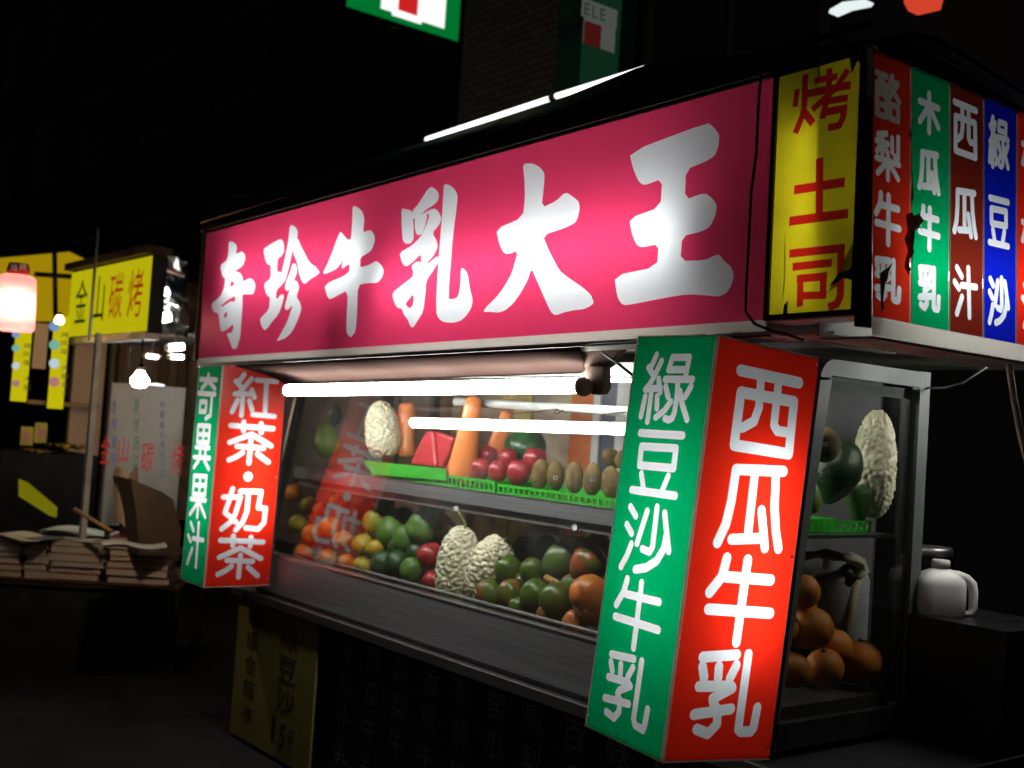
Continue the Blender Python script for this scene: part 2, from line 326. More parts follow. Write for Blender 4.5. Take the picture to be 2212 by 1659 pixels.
LETTERS = {
 'g1': [
  [["s",18,[[86,49],[72,78],[61,81],[81,97]]],["s",18,[[109,64],[90,100],[74,124],[59,136],[118,131]]],["s",18,[[107,109],[120,141]]],["s",18,[[85,136],[85,216]]],["s",18,[[63,154],[56,204]]],["s",18,[[110,152],[115,181]]],["s",18,[[141,85],[149,55],[212,54],[207,105]]],["s",18,[[141,85],[208,84]]],["s",18,[[132,109],[234,107]]],["s",18,[[181,110],[185,141],[184,188],[179,202],[167,208],[151,205]]],["s",18,[[138,127],[152,151]]],["s",18,[[164,163],[145,186],[115,204]]],["s",18,[[232,124],[216,149]]],["s",18,[[194,137],[208,167],[233,203]]]],
  [["s",20,[[63,246],[225,242]]],["s",20,[[75,279],[207,274],[208,322],[77,326],[75,279]]],["s",18,[[89,346],[104,380]]],["s",18,[[192,342],[178,376]]],["s",20,[[59,389],[227,386]]]],
  [["s",19,[[63,431],[89,451]]],["s",19,[[58,476],[82,495]]],["s",19,[[86,521],[75,551],[57,581]]],["s",19,[[131,434],[108,516]]],["s",19,[[166,420],[169,515],[160,530],[131,526]]],["s",19,[[197,431],[230,517]]],["s",22,[[215,481],[211,514],[191,546],[155,568],[115,579]]]],
  [["s",20,[[89,607],[82,638],[59,675]]],["s",20,[[91,643],[219,639]]],["s",20,[[61,704],[229,703]]],["s",19,[[146,606],[148,763]]]],
  [["s",19,[[66,796],[155,788]]],["s",19,[[68,815],[78,834]]],["s",19,[[108,812],[111,834]]],["s",19,[[155,809],[141,834]]],["s",19,[[66,852],[144,847],[155,853],[114,874],[110,883],[122,894],[125,922],[109,941],[76,935]]],["s",19,[[63,904],[157,895]]],["s",19,[[185,786],[183,923],[191,936],[222,939],[226,926],[229,889]]]],
 ],
 'r1': [
  [["s",28,[[84,71],[278,72]]],["s",28,[[94,122],[269,120],[274,248],[94,248],[94,122]]],["s",25,[[152,81],[157,149],[147,184],[113,204]]],["s",25,[[210,82],[213,185],[226,197],[269,197]]]],
  [["s",27,[[264,292],[110,304],[108,379],[100,435],[81,480]]],["s",27,[[240,304],[249,381],[263,437],[279,479]]],["s",26,[[171,308],[174,462]]],["s",26,[[124,469],[228,458]]],["s",26,[[208,393],[234,481]]]],
  [["s",27,[[117,514],[110,557],[77,597]]],["s",27,[[120,558],[267,557]]],["s",27,[[80,636],[279,637]]],["s",27,[[184,514],[181,710]]]],
  [["s",26,[[82,748],[188,740]]],["s",26,[[85,770],[94,795]]],["s",26,[[136,769],[138,795]]],["s",26,[[191,765],[175,796]]],["s",26,[[82,816],[182,814],[187,819],[129,844],[133,855],[149,872],[153,904],[128,926],[92,915]]],["s",26,[[78,881],[191,868]]],["s",26,[[225,738],[223,916],[232,922],[264,922],[272,913],[276,865]]]],
 ],
 'r2': [
  [["s",23,[[105,41],[86,70],[69,73],[94,94]]],["s",23,[[143,56],[109,99],[88,125],[69,129],[158,123]]],["s",23,[[148,105],[164,137]]],["s",23,[[108,126],[109,222]]],["s",23,[[85,155],[63,208]]],["s",23,[[141,154],[158,193]]],["s",23,[[169,60],[268,59]]],["s",23,[[217,63],[224,207]]],["s",23,[[163,214],[272,216]]]],
  [["s",24,[[62,269],[271,272]]],["s",24,[[123,250],[125,289]]],["s",24,[[209,254],[213,291]]],["s",24,[[63,344],[165,303],[268,350]]],["s",24,[[100,359],[231,362]]],["s",24,[[165,333],[165,431]]],["s",24,[[130,386],[102,406],[67,421]]],["s",24,[[204,390],[261,424]]]],
  [["s",44,[[166,492],[167,492]]]],
  [["s",24,[[97,548],[84,606],[70,653],[101,675],[127,695]]],["s",24,[[56,585],[138,584],[119,663],[99,696],[61,725]]],["s",24,[[136,558],[238,558],[230,630],[267,633],[265,696],[239,727],[178,721]]],["s",24,[[176,565],[176,644],[159,696],[129,730]]]],
  [["s",24,[[61,775],[268,785]]],["s",24,[[121,757],[122,799]]],["s",24,[[207,763],[207,803]]],["s",24,[[62,850],[160,810],[265,859]]],["s",24,[[99,864],[225,871]]],["s",24,[[163,842],[162,939]]],["s",24,[[124,890],[97,910],[62,925]]],["s",24,[[204,896],[255,936]]]],
 ],
 'g2': [
  [["s",23,[[102,54],[108,82]]],["s",23,[[24,76],[187,74]]],["s",23,[[107,79],[46,117]]],["s",23,[[107,79],[181,114]]],["s",23,[[16,139],[186,138]]],["s",23,[[44,176],[106,175],[105,218],[44,221],[44,176]]],["s",23,[[156,143],[158,232],[113,248]]]],
  [["s",22,[[42,284],[162,280],[162,353],[46,358],[42,284]]],["s",22,[[46,323],[161,318]]],["s",22,[[103,284],[105,355]]],["s",22,[[37,382],[173,376]]],["s",22,[[25,428],[188,420]]],["s",22,[[82,364],[87,423]]],["s",22,[[136,360],[141,419]]],["s",22,[[76,439],[35,474]]],["s",22,[[138,437],[188,468]]]],
  [["s",22,[[46,510],[171,502],[171,584],[49,592],[46,510]]],["s",22,[[49,551],[172,542]]],["s",22,[[110,504],[113,687]]],["s",22,[[29,616],[185,607]]],["s",22,[[101,629],[36,684]]],["s",22,[[128,626],[193,678]]]],
  [["s",22,[[53,721],[87,751]]],["s",22,[[37,779],[67,801]]],["s",22,[[90,832],[53,902]]],["s",22,[[89,786],[193,780]]],["s",22,[[135,713],[144,904]]]],
 ],
 'yel': [
  [["b",15,[[64,47],[60,87]]],["b",17,[[85,18],[86,90],[82,112],[64,149]]],["b",18,[[88,106],[112,136]]],["b",16,[[111,39],[173,42]]],["b",16,[[150,19],[152,79]]],["b",16,[[200,33],[170,68],[108,104]]],["b",18,[[92,64],[209,69]]],["b",16,[[135,91],[202,96]]],["b",17,[[148,85],[137,130]]],["b",18,[[143,116],[202,118]]],["b",17,[[194,112],[192,137],[183,153],[153,153]]]],
  [["b",20,[[134,217],[139,347]]],["b",21,[[67,279],[203,281]]],["b",21,[[57,349],[215,351]]]],
  [["b",19,[[61,423],[210,425]]],["b",19,[[200,417],[203,529],[195,545],[173,552]]],["b",18,[[72,454],[178,454]]],["b",18,[[95,473],[97,545]]],["b",18,[[85,482],[167,483]]],["b",18,[[156,473],[158,531]]],["b",17,[[98,521],[167,524]]]],
 ],
 'pink': [
  [["p",0,[[246,63],[286,66],[328,85],[338,103],[330,127],[387,119],[419,134],[430,155],[412,182],[368,193],[323,201],[370,208],[407,225],[423,254],[488,243],[527,257],[548,281],[535,312],[506,315],[424,306],[433,341],[431,422],[433,487],[404,537],[362,538],[330,505],[288,467],[350,467],[360,428],[293,451],[247,459],[222,448],[193,375],[135,365],[104,329],[197,301],[232,267],[241,224],[207,214],[170,160],[243,144],[254,111]]],["h",0,[[298,239],[331,248],[340,259],[295,268]]],["h",0,[[341,311],[357,316],[352,335],[313,329],[221,350],[208,343],[273,323]]],["h",0,[[265,373],[290,381],[270,403],[248,389]]]],
  [["p",0,[[597,132],[654,118],[752,104],[780,123],[789,160],[770,177],[736,184],[733,239],[776,243],[816,256],[794,293],[744,312],[743,354],[792,331],[815,341],[799,380],[776,411],[717,443],[677,469],[651,470],[618,442],[611,421],[687,389],[690,337],[656,328],[623,279],[686,261],[678,205],[640,198],[613,165]]],["p",0,[[780,243],[800,190],[818,121],[823,63],[843,59],[880,76],[896,94],[896,116],[864,158],[847,207],[819,275],[794,293]]],["p",0,[[866,119],[896,116],[939,162],[1006,225],[1067,250],[1095,270],[1084,279],[1022,292],[985,308],[957,296],[925,256],[906,213],[867,177]]],["p",0,[[866,219],[893,218],[914,252],[889,287],[916,290],[940,317],[919,353],[951,374],[969,403],[950,437],[904,488],[853,511],[771,522],[802,496],[857,447],[895,380],[864,397],[837,400],[824,385],[843,345],[859,317],[833,326],[813,307],[827,279],[856,247]]]],
  [["p",0,[[1314,47],[1346,53],[1387,76],[1405,101],[1403,156],[1426,150],[1457,152],[1483,173],[1489,196],[1466,227],[1436,235],[1395,243],[1396,282],[1466,275],[1506,266],[1544,286],[1561,306],[1552,330],[1522,346],[1461,341],[1388,342],[1395,450],[1393,510],[1361,531],[1331,514],[1323,478],[1320,354],[1232,374],[1187,381],[1165,367],[1138,321],[1320,296],[1321,257],[1259,276],[1276,234],[1256,253],[1219,271],[1140,282],[1122,276],[1167,231],[1228,135],[1244,134],[1294,170],[1320,168],[1319,90]]]],
  [["p",0,[[1900,51],[1935,61],[1965,80],[1983,102],[1980,144],[1969,233],[1961,429],[1984,435],[2017,430],[2027,393],[2024,337],[2046,345],[2064,364],[2076,403],[2098,445],[2091,470],[2066,493],[2035,507],[1992,510],[1941,504],[1914,491],[1897,467],[1894,323],[1900,160],[1900,81]]],["p",0,[[1720,117],[1751,101],[1807,56],[1827,50],[1855,63],[1876,82],[1871,103],[1849,114],[1802,124],[1777,138],[1744,147],[1726,145]]],["p",0,[[1649,99],[1684,107],[1723,119],[1736,187],[1739,215],[1722,228],[1694,227],[1671,214],[1659,164]]],["p",0,[[1737,140],[1774,137],[1816,139],[1800,188],[1781,206],[1756,203],[1742,181]]],["p",0,[[1777,138],[1815,129],[1853,125],[1877,139],[1897,163],[1890,182],[1849,207],[1879,236],[1886,260],[1861,287],[1816,309],[1794,301],[1788,270],[1742,293],[1703,305],[1677,292],[1653,253],[1729,236],[1776,215],[1808,182],[1829,140]]],["p",0,[[1734,304],[1772,292],[1828,310],[1892,284],[1895,307],[1866,334],[1830,361],[1829,404],[1824,463],[1791,494],[1766,515],[1750,509],[1732,485],[1705,466],[1690,445],[1665,443],[1640,421],[1624,389],[1682,366],[1747,344],[1749,327]]],["h",0,[[1760,399],[1761,436],[1741,450],[1708,432]]]],
  [["p",0,[[2311,52],[2356,58],[2393,75],[2416,97],[2417,126],[2411,198],[2477,186],[2514,166],[2548,184],[2575,202],[2580,221],[2574,245],[2564,260],[2522,269],[2423,279],[2454,326],[2505,388],[2548,413],[2606,442],[2644,466],[2659,490],[2642,499],[2615,505],[2578,505],[2541,508],[2499,515],[2479,505],[2446,462],[2412,415],[2379,370],[2365,404],[2337,438],[2303,468],[2267,486],[2235,492],[2196,487],[2154,485],[2172,468],[2220,443],[2260,409],[2289,375],[2313,312],[2263,318],[2241,311],[2219,285],[2196,234],[2325,215],[2331,156],[2323,99]]]],
  [["p",0,[[2768,95],[3044,68],[3064,83],[3085,106],[3083,135],[3073,156],[3046,165],[2978,175],[2979,252],[3045,243],[3071,261],[3087,280],[3084,304],[3068,330],[3041,339],[2976,343],[2974,406],[3057,411],[3080,404],[3101,401],[3119,420],[3139,433],[3151,454],[3145,480],[3128,499],[3101,504],[3058,497],[3002,491],[2936,494],[2786,505],[2767,500],[2749,478],[2734,422],[2892,413],[2895,354],[2832,357],[2813,347],[2795,319],[2780,274],[2895,259],[2896,186],[2831,194],[2810,181],[2787,145]]]],
 ],
 'menu': [
  [["lao",8,38,92,132],["li",9,165,92,261],["niu",8,297,93,399],["ru",9,435,93,520]],
  [["mu",169,43,245,127],["gua",169,173,245,257],["niu",170,298,246,387],["ru",171,430,247,521]],
  [["xi",309,37,400,147],["gua",310,231,401,332],["zhi",312,409,403,520]],
  [["lv",460,37,544,152],["dou",461,226,545,334],["sha",462,413,547,523]],
  [["ning",612,44,693,151],["meng",613,237,695,336],["zhi",614,410,696,517]],
 ],
}
# ------------------------------------------------------------------ setting
AX = Vector((1,0,0)); AY = Vector((0,1,0)); AZ = Vector((0,0,1))
ASPH = mat('asphalt', (.016,.016,.017), .9, c2=(.010,.010,.010), scale=3, spec=.08, bump=.4, bscale=90)
b = MB(); b.add([(-150,-60,0),(60,-60,0),(60,150,0),(-150,150,0)], [(0,1,2,3)])
o = b.build('street', ASPH); tag(o, 'dark asphalt street under the night market stalls', None, kind='structure')

def brick_mat():
    mt, t, out = nodes('dark_brick'); N = t.nodes.new; L = t.links.new
    p = N('ShaderNodeBsdfPrincipled'); L(p.outputs[0], out.inputs[0]); p.inputs['Roughness'].default_value = .8
    tc = N('ShaderNodeTexCoord'); mp = N('ShaderNodeMapping'); mp.inputs['Rotation'].default_value = (math.radians(90),0,0); L(tc.outputs['Object'], mp.inputs[0])
    br = N('ShaderNodeTexBrick'); br.inputs['Scale'].default_value = 4.5; L(mp.outputs[0], br.inputs[0])
    br.inputs['Color1'].default_value = (.20,.165,.14,1); br.inputs['Color2'].default_value = (.14,.115,.10,1); br.inputs['Mortar'].default_value = (.05,.05,.05,1)
    br.inputs['Mortar Size'].default_value = .03
    L(br.outputs[0], p.inputs['Base Color'])
    bp = N('ShaderNodeBump'); bp.invert = True; bp.inputs['Distance'].default_value = .02; L(br.outputs['Fac'], bp.inputs['Height']); L(bp.outputs[0], p.inputs['Normal'])
    return mt
BRICK = brick_mat()
FAC = mat('dark_render', (.03,.03,.032), .85, c2=(.02,.02,.022), scale=1.2)
GLZ = mat('dark_window', (.012,.013,.015), .5, c2=(.016,.016,.018), spec=.1)
FRM = mat('window_frame_dark', (.05,.05,.05), .5)
# the building across the lane behind the stall: brick pier, rendered wall, windows with frames
bl = thing('brick_building', 'dark brick building rising behind the juice stall roof', 'building', (-5,5.2,0))
MB().box((-7.65,5.2,0),(-6.1,6.0,9)).build('wall', BRICK, bl)
MB().box((-6.08,5.35,0),(3.5,6.0,9)).build('wall', FAC, bl)
for k in range(3):
    for zz in (3.6,6.6):
        x = -5.6+k*2.9
        f = MB().box((x,5.29,zz),(x+1.5,5.345,zz+1.7)).build('window', FRM, bl)
        MB().box((x+.08,5.275,zz+.08),(x+.72,5.287,zz+1.62)).build('pane', GLZ, f); MB().box((x+.78,5.275,zz+.08),(x+1.42,5.287,zz+1.62)).build('pane', GLZ, f)
b2 = thing('dark_building', 'unlit apartment block fading into the night on the far left', 'building', (-20,6,0))
MB().box((-34,7.5,0),(-14,14,16)).build('wall', FAC, b2)
for k in range(5):
    for zz in (3.4,6.4,9.4):
        x = -32+k*3.5
        f = MB().box((x,7.42,zz),(x+1.8,7.495,zz+1.5)).build('window', FRM, b2)
        MB().box((x+.1,7.40,zz+.1),(x+1.7,7.417,zz+1.4)).build('pane', GLZ, f)

# ------------------------------------------------------------------ light boxes of the juice stall
K = .0174; H_ = math.hypot(1, K)
FR = {'g1': ((-2.1372,2.053,1.7654),(.9937,-.1088,-.0264),(-.0338,-.0672,-.9972)), 'r1': ((-1.8359,2.02,1.7574),(.1067,.9918,-.0705),(-.0338,-.0672,-.9972)),
      'g2': ((-5.0153,2.0917,1.721),(.9992,.0352,-.0202),(-.0201,-.0023,-.9998)), 'r2': ((-4.7782,2.1,1.7162),(-.0352,.9994,-.0016),(-.0201,-.0023,-.9998)),
      'pink': ((-5.003,2.073,2.306),(1/H_,0,K/H_),(K/H_,0,-1/H_)), 'yel': ((-1.742,2.06,2.362),(1/H_,0,K/H_),(K/H_,0,-1/H_)),
      'menu': ((-1.477,2.06,2.358),(0,1,0),(0,.085,-1))}
TRIM = film('white_edge_trim', (.8,.78,.7), dirt_amt=.5)
PINK = film('pink_film', (.64,.038,.125), dirt=(.5,.03,.09), dirt_amt=.35)
RED = film('red_film', (.78,.022,.008), dirt_amt=.25)
GREEN = film('green_film', (0.0,.36,.12), dirt_amt=.2)
LETTER = film('white_acrylic', (.84,.93,1.0), dirt=(.7,.7,.66), dirt_amt=.25)
YEL = film('yellow_film', (.60,.52,.008), dirt=(.16,.14,.01), dirt_amt=.55)
REDINK = film('red_ink', (.42,.012,.006), dirt_amt=.3)
BROWN = film('brown_film', (.16,.016,.008), dirt_amt=.2)
BLUE = film('blue_film', (.004,.012,.50), dirt_amt=.2)
RED2 = film('menu_red_film', (.62,.03,.012), dirt_amt=.45)
DULL = film('worn_acrylic', (.55,.55,.5), dirt=(.2,.18,.15), dirt_amt=.8)
BOXW = mat('light_box_inside', (.74,.74,.72), .7, c2=(.66,.66,.64), scale=2)
BOXG = mat('grey_box_inside', (.5,.5,.5), .7, c2=(.42,.42,.42), scale=2)
def tube_lamp(parent, a, b2_, r=.013, m=WHITE_TUBE, name='fluorescent_tube'):
    a, b2_ = Vector(a), Vector(b2_); d = (b2_-a).normalized()
    t = MB().tube([a+d*.018, b2_-d*.018], r, 12).build(name, m, parent)
    for p, q in ((a, a+d*.018), (b2_-d*.018, b2_)): MB().tube([p, q], r*1.08, 12).build('tube_cap', CAPM, t)
    return t
def tube_mat(k): return emit('fluorescent_%d' % round(k*10), (1,.985,.94), k)
def housing(parent, O, U, V, Nn, wd, h, dp, th=.006, m=BOXW, lip=.012, lipm=None):
    """open box behind a face: back and four walls; thin frame round the face"""
    O, U, V, Nn = Vector(O), Vector(U), Vector(V), Vector(Nn)
    q = MB(); bk = -Nn*dp
    q.obox(O+bk, U*wd, V*h, -Nn*th)
    for o_, a_, t_ in ((O, U*wd, -V*th), (O+V*h, U*wd, V*th)): q.obox(o_-Nn*.002, a_, t_, bk-Nn*th)
    for o_, t_ in ((O, -U*th), (O+U*wd, U*th)): q.obox(o_-Nn*.002-V*th, V*(h+2*th), t_, bk-Nn*th)
    q.build('housing', m, parent)
def frame_bars(parent, O, U, V, Nn, wd, h, bw, m, proud=.006, sides='tblr', name='edge_trim'):
    O, U, V, Nn = Vector(O), Vector(U), Vector(V), Vector(Nn)
    if 't' in sides: MB().obox(O-V*bw*.3, U*wd, V*bw, Nn*proud).build(name, m, parent)
    if 'b' in sides: MB().obox(O+V*(h-bw*.7), U*wd, V*bw, Nn*proud).build(name, m, parent)
    if 'l' in sides: MB().obox(O+V*bw*.72, U*bw, V*(h-bw*1.45), Nn*proud*.9).build(name, m, parent)
    if 'r' in sides: MB().obox(O+U*(wd-bw)+V*bw*.72, U*bw, V*(h-bw*1.45), Nn*proud*.9).build(name, m, parent)


def smoothed(ch): return [[k, w_, smooth_poly(p, 1) if k in 'ph' else p] for k, w_, p in ch]
# --- the long pink sign
W, Hh = 3.252, .568
O, U, V = [Vector(x) for x in FR['pink']]; Nn = Vector((0,-1,0))
sg = thing('sign_box', 'long pink backlit sign board with six white brush-style characters above the fruit case', 'sign', tuple(O))
face_with_letters(FR['pink'], (0,0,W*1000,Hh*1000), [smoothed(c) for c in LETTERS['pink']], PINK, LETTER, sg)
housing(sg, O, U, V, Nn, W, Hh+.026, .15)
q = MB(); q.add([O+V*(Hh+.001), O+U*W+V*(Hh+.001), O+U*W+V*(Hh+.025), O+V*(Hh+.025)], [(0,1,2,3)]); q.build('bottom_lip', TRIM, sg)
tube_lamp(sg, O+U*.20+V*.22+AY*.095, O+U*1.40+V*.25+AY*.095, m=tube_mat(16))
tube_lamp(sg, O+U*1.50+V*.36+AY*.095, O+U*2.96+V*.33+AY*.10, m=tube_mat(18))
MB().obox(O+U*1.18+V*.40+AY*.04, U*.10, V*.12, AY*.05).build('ballast', DARKM, sg)
for p in (O+U*.185+V*.22, O+U*1.402+V*.22, O+U*1.485+V*.36, O+U*2.962+V*.33): MB().obox(p+AY*.06, U*.014, V*.05, AY*.08).build('lamp_holder', ENAMEL, sg)
LIP = mat('white_lip', (.55,.54,.5), .5, c2=(.35,.34,.31), scale=6)
MB().obox(O+V*(Hh+.0345)-U*.01, U*(W+.02), V*.004, AY*.012).build('bottom_trim', DARKM, sg)
MB().obox(O-V*.026-AY*.01-U*.01, U*(W+.02), V*.014, AY*.18).build('top_edge', BLACK, sg)
MB().obox(O-U*.03-AY*.01-V*.012, U*.02, V*(Hh+.02), AY*.18).build('end_plate', BLACK, sg)
# --- yellow box at the corner
O, U, V = [Vector(x) for x in FR['yel']]
ys = thing('sign_box', 'narrow dirty yellow sign box with three red characters at the stall corner', 'sign', tuple(O))
face_with_letters(FR['yel'], (0,0,247,568), LETTERS['yel'], YEL, REDINK, ys)
q = MB(); q.obox(O+AY*.085, U*.11, V*.568, AY*.006); q.obox(O-V*.006+AY*.002, U*.247, V*.006, AY*.089); q.obox(O+V*.568+AY*.002, U*.247, V*.006, AY*.089); q.obox(O-U*.006+AY*.002, U*.006, V*.568, AY*.089)
q.build('housing', BOXW, ys)
tube_lamp(ys, O+U*.09+V*.12+AY*.055, O+U*.09+V*.55+AY*.055, m=tube_mat(4.6), r=.011)
frame_bars(ys, O, U, V, Nn, .247, .568, .012, BLACK, proud=.008, sides='tblr')
GRIME = film('grime_film', (.05,.045,.02), dirt_amt=.6, gloss=.02)
def shred(parent, pts, off, m, name='torn_film', fr='yel', nrm=Nn):
    O_, U_, V_ = [Vector(x) for x in FR[fr]]
    b_ = MB(); n = len(pts)
    vs = [O_+U_*(p[0]/1000)+V_*(p[1]/1000)+nrm*(off+.004*math.sin(i*2.1)) for i, p in enumerate(pts)]
    b_.add(vs, [tuple(range(n))]); return b_.build(name, m, parent)
SHR = film('dark_torn_plastic', (.028,.022,.016), dirt_amt=.5, gloss=.05)
SHR3 = film('brown_torn_plastic', (.10,.03,.02), dirt_amt=.6, gloss=.08)
SHR2 = film('sheer_torn_plastic', (.40,.34,.012), dirt_amt=.5, gloss=.05)
shred(ys, [(206,6),(244,6),(243,36),(228,22),(216,48)], .006, SHR)
shred(ys, [(243,402),(242,500),(222,470),(196,508),(178,520),(200,480)], .006, SHR2)
shred(ys, [(243,470),(243,500),(214,492),(180,508),(206,482)], .010, SHR)
shred(ys, [(49,372),(53,380),(52,440),(55,500),(52,540),(49,470)], .004, SHR2, 'dirt_streak')
shred(ys, [(56,540),(70,530),(64,560),(54,566)], .005, SHR, 'dirt_streak')
# --- menu strips on the right-hand side
O, U, V = [Vector(x) for x in FR['menu']]; Nx = Vector((1,0,0))
ms = thing('sign_box', 'backlit menu sign of upright coloured strips along the right side of the stall', 'sign', tuple(O))
ed = [-6,135,288,432,582,730]; cols = [RED2, GREEN, BROWN, BLUE, RED]
for k in range(5):
    chars = []
    for g, u0, v0, u1, v1 in LETTERS['menu'][k]:
        chars.append([['s', 14 if g in ('lao','li','lv') else 16, [(u0+p[0]*(u1-u0), v0+p[1]*(v1-v0)) for p in st]] for st in UNIT[g]])
    cm = [DULL] + [LETTER]*3 if k == 0 else LETTER
    face_with_letters(FR['menu'], (ed[k]+1.2, 4, ed[k+1]-1.2, 562), chars, cols[k], cm, ms, 'menu_strip')
    if k < 4: MB().obox(O+U*((ed[k+1]-1.1)/1000)+V*.004+Nx*.0005, U*.0022, V*.558, Nx*.003).build('strip_joint', TRIM, ms)
MB().obox(O+U*-.006-V*.008, U*.74, V*.0125, Nx*.012).build('top_trim', ALU, ms)
q = MB(); q.add([O+U*-.006+V*.5635, O+U*.74+V*.5635, O+U*.74+V*.602, O+U*-.006+V*.602], [(0,1,2,3)]); q.build('bottom_lip', TRIM, ms)
q = MB(); q.obox(O-Nx*.14+U*.0, U*.75, V*.60, -Nx*.006)
q.obox(O-Nx*.14-V*.0095, U*.75, -V*.006, Nx*.138); q.obox(O-Nx*.14+V*.603, U*.75, V*.006, Nx*.139); q.obox(O-Nx*.14+U*.735, V*.56, U*.006, Nx*.138)
q.build('housing', BOXG, ms)
tube_lamp(ms, O+U*.10+V*.42-Nx*.075, O+U*.70+V*.41-Nx*.085, m=tube_mat(13), r=.011)
MB().hexa([(-1.490,2.050,2.362),(-1.472,2.047,2.362),(-1.472,2.050,2.362),(-1.490,2.053,2.362),(-1.482,2.050,2.262),(-1.470,2.056,2.252),(-1.470,2.059,2.252),(-1.482,2.053,2.262)]).build('corner_flap', ENAMEL, ms)
MB().hexa([(-1.495,2.0555,2.366),(-1.4755,2.0525,2.366),(-1.4755,2.0545,2.366),(-1.495,2.0585,2.366),(-1.488,2.0555,1.77),(-1.4755,2.096,1.77),(-1.4775,2.104,1.77),(-1.490,2.062,1.77)]).build('corner_post', BLACK, ms)
shred(ms, [(100,330),(118,322),(134,327),(150,320),(163,333),(158,346),(162,356),(146,352),(130,362),(124,384),(126,410),(116,428),(118,448),(106,462),(100,446),(96,430),(103,408),(99,384),(106,362),(96,348)], .012, SHR3, 'torn_film', 'menu', Nx)
shred(ms, [(110,372),(124,352),(140,344),(120,388),(112,440)], .016, mat('torn_pale_edge', (.5,.45,.4), .6), 'torn_film', 'menu', Nx)
shred(ms, [(128,300),(134,260),(130,200),(136,232),(136,290)], .004, mat('torn_pale_edge', (.5,.45,.4)), 'torn_film', 'menu', Nx)
shred(ms, [(6,470),(28,456),(60,440),(40,462),(30,480),(18,505),(24,540),(8,556)], .010, SHR, 'torn_film', 'menu', Nx)
shred(ms, [(120,130),(128,150),(132,165),(122,148)], .004, mat('torn_pale_edge', (.5,.45,.4)), 'torn_film', 'menu', Nx)
# --- two upright light boxes that hang at the ends of the fruit case
def pillar(gk, rk, wg, wr, h, label, tubes):
    Og, Ug, Vg = [Vector(x) for x in FR[gk]]; Or, Ur, Vr = [Vector(x) for x in FR[rk]]
    p = thing('sign_box', label, 'sign', tuple(Og))
    ng = -Ur; nr = Ug
    face_with_letters(FR[gk], (3,3,wg*1000-5,h*1000-3), LETTERS[gk], GREEN, LETTER, p)
    face_with_letters(FR[rk], (5,3,wr*1000-8,h*1000-3), LETTERS[rk], RED, LETTER, p)
    MB().obox(Or-Ug*.0055-Ur*.0015, Ug*.007, Ur*.0065, Vg*h).build('corner_trim', TRIM, p)
    MB().obox(Og-Ur*.0015, Ug*.003, Ur*.003, Vg*h).build('edge_trim', TRIM, p)
    for vv in (0, h-.003):
        MB().obox(Og+Vg*vv-Ur*.002+Ug*.004, Ug*(wg-.011), Ur*.004, Vg*.0035).build('edge_trim', TRIM, p)
        MB().obox(Or+Vg*vv-Ug*.002+Ur*.007, Ur*(wr-.012), Ug*.004, Vg*.0035).build('edge_trim', TRIM, p)
    bx_ = MB()
    bx_.obox(Og+Ur*.004, Vg*h, Ur*(wr-.004), Ug*.004)
    bx_.obox(Og+Ur*(wr-.004)+Ug*.006, Vg*h, Ug*(wg-.010), Ur*.004)
    for vv in (.004, h-.008): bx_.obox(Og+Vg*vv+Ur*.005+Ug*.005, Ug*(wg-.010), Ur*(wr-.011), Vg*.004)
    bx_.build('housing', BOXG, p)
    MB().obox(Or+Ur*(wr-.0075)-Ug*.004, Vg*h, Ur*.011, Ug*.006).build('back_edge', BLACK, p)
    for vv in (.02, .5, .97):
        for P0, D0, N0 in ((Or+Ur*(wr-.018), Vg, Ug),(Og+Ug*.010, Vg, -Ur)):
            MB().lathe(P0+Vg*(vv*h)+N0*.0005, [(.0035,0),(.0032,.0015),(0,.002)], axis=N0, n=8).build('screw', CAPM, p)
    for (fu, fd, v0, v1, pw) in tubes:
        a = Og+Ug*fu+Ur*fd+Vg*v0; tube_lamp(p, a, a+Vg*(v1-v0), m=tube_mat(pw))
        MB().obox(a-Vg*.02-Ug*.02-Ur*.02, Ug*.04, Ur*.04, Vg*.018).build('lamp_holder', ENAMEL, p)
    return p
P1 = pillar('g1','r1',.3032,.3442,.9906,'tall leaning green and red light box in front of the case, nearest the camera', [(.20,.22,.24,.76,27)])
P2 = pillar('g2','r2',.2373,.3242,.9817,'green and red upright light box at the far left end of the fruit case', [(.15,.205,.22,.74,25)])
for p_, l_ in ((P1,(-1.98,2.18)),(P2,(-4.9,2.24))):
    for dx in (-.06,.06): MB().box((l_[0]+dx-.008,l_[1]-.008,1.742),(l_[0]+dx+.008,l_[1]+.008,1.80)).build('hanger', DARKM, p_)

# ------------------------------------------------------------------ roof of the stall, soffit, posts
TARP = mat('black_tarpaulin', (.012,.012,.013), .45, c2=(.02,.02,.022), scale=5, bump=.5, bscale=9)
def zr(x): return 2.505+.014*(x+3.43) if x < -2.72 else (2.515+.078*(x+2.72) if x < -2.3 else 2.548-.15*(x+2.3))
rf = thing('stall_roof', 'black tarpaulin roof edge over the pink sign', 'roof', (-3.3,2.3,2.35))
g = []
for i in range(40):
    x = -5.12+i*(3.7/39); z = zr(x); sg_ = .006*math.sin(i*1.7)+.005*math.sin(i*.6)
    g.append([Vector((x,2.085+.004*math.sin(i*.9),2.306+.0174*(x+5.003)+.012)), Vector((x,2.10+sg_,2.306+.0174*(x+5.003)+.5*(z-2.30-.0174*(x+5.0)))), Vector((x,2.2,z)), Vector((x,2.9,z-.06+sg_)), Vector((x,3.5,z-.1))])
b = MB(); b.sheet(g, th=(0,.01,-.012)); b.build('tarpaulin', TARP, rf)
for k in range(2):
    b = MB(); b.tube([(x,2.086-.004*k,2.306+.0174*(x+5.003)+.025+k*.04) for x in (-5.1,-4.2,-3.3,-2.5,-1.5)], .006, 6); b.build('batten', DARKM, rf)
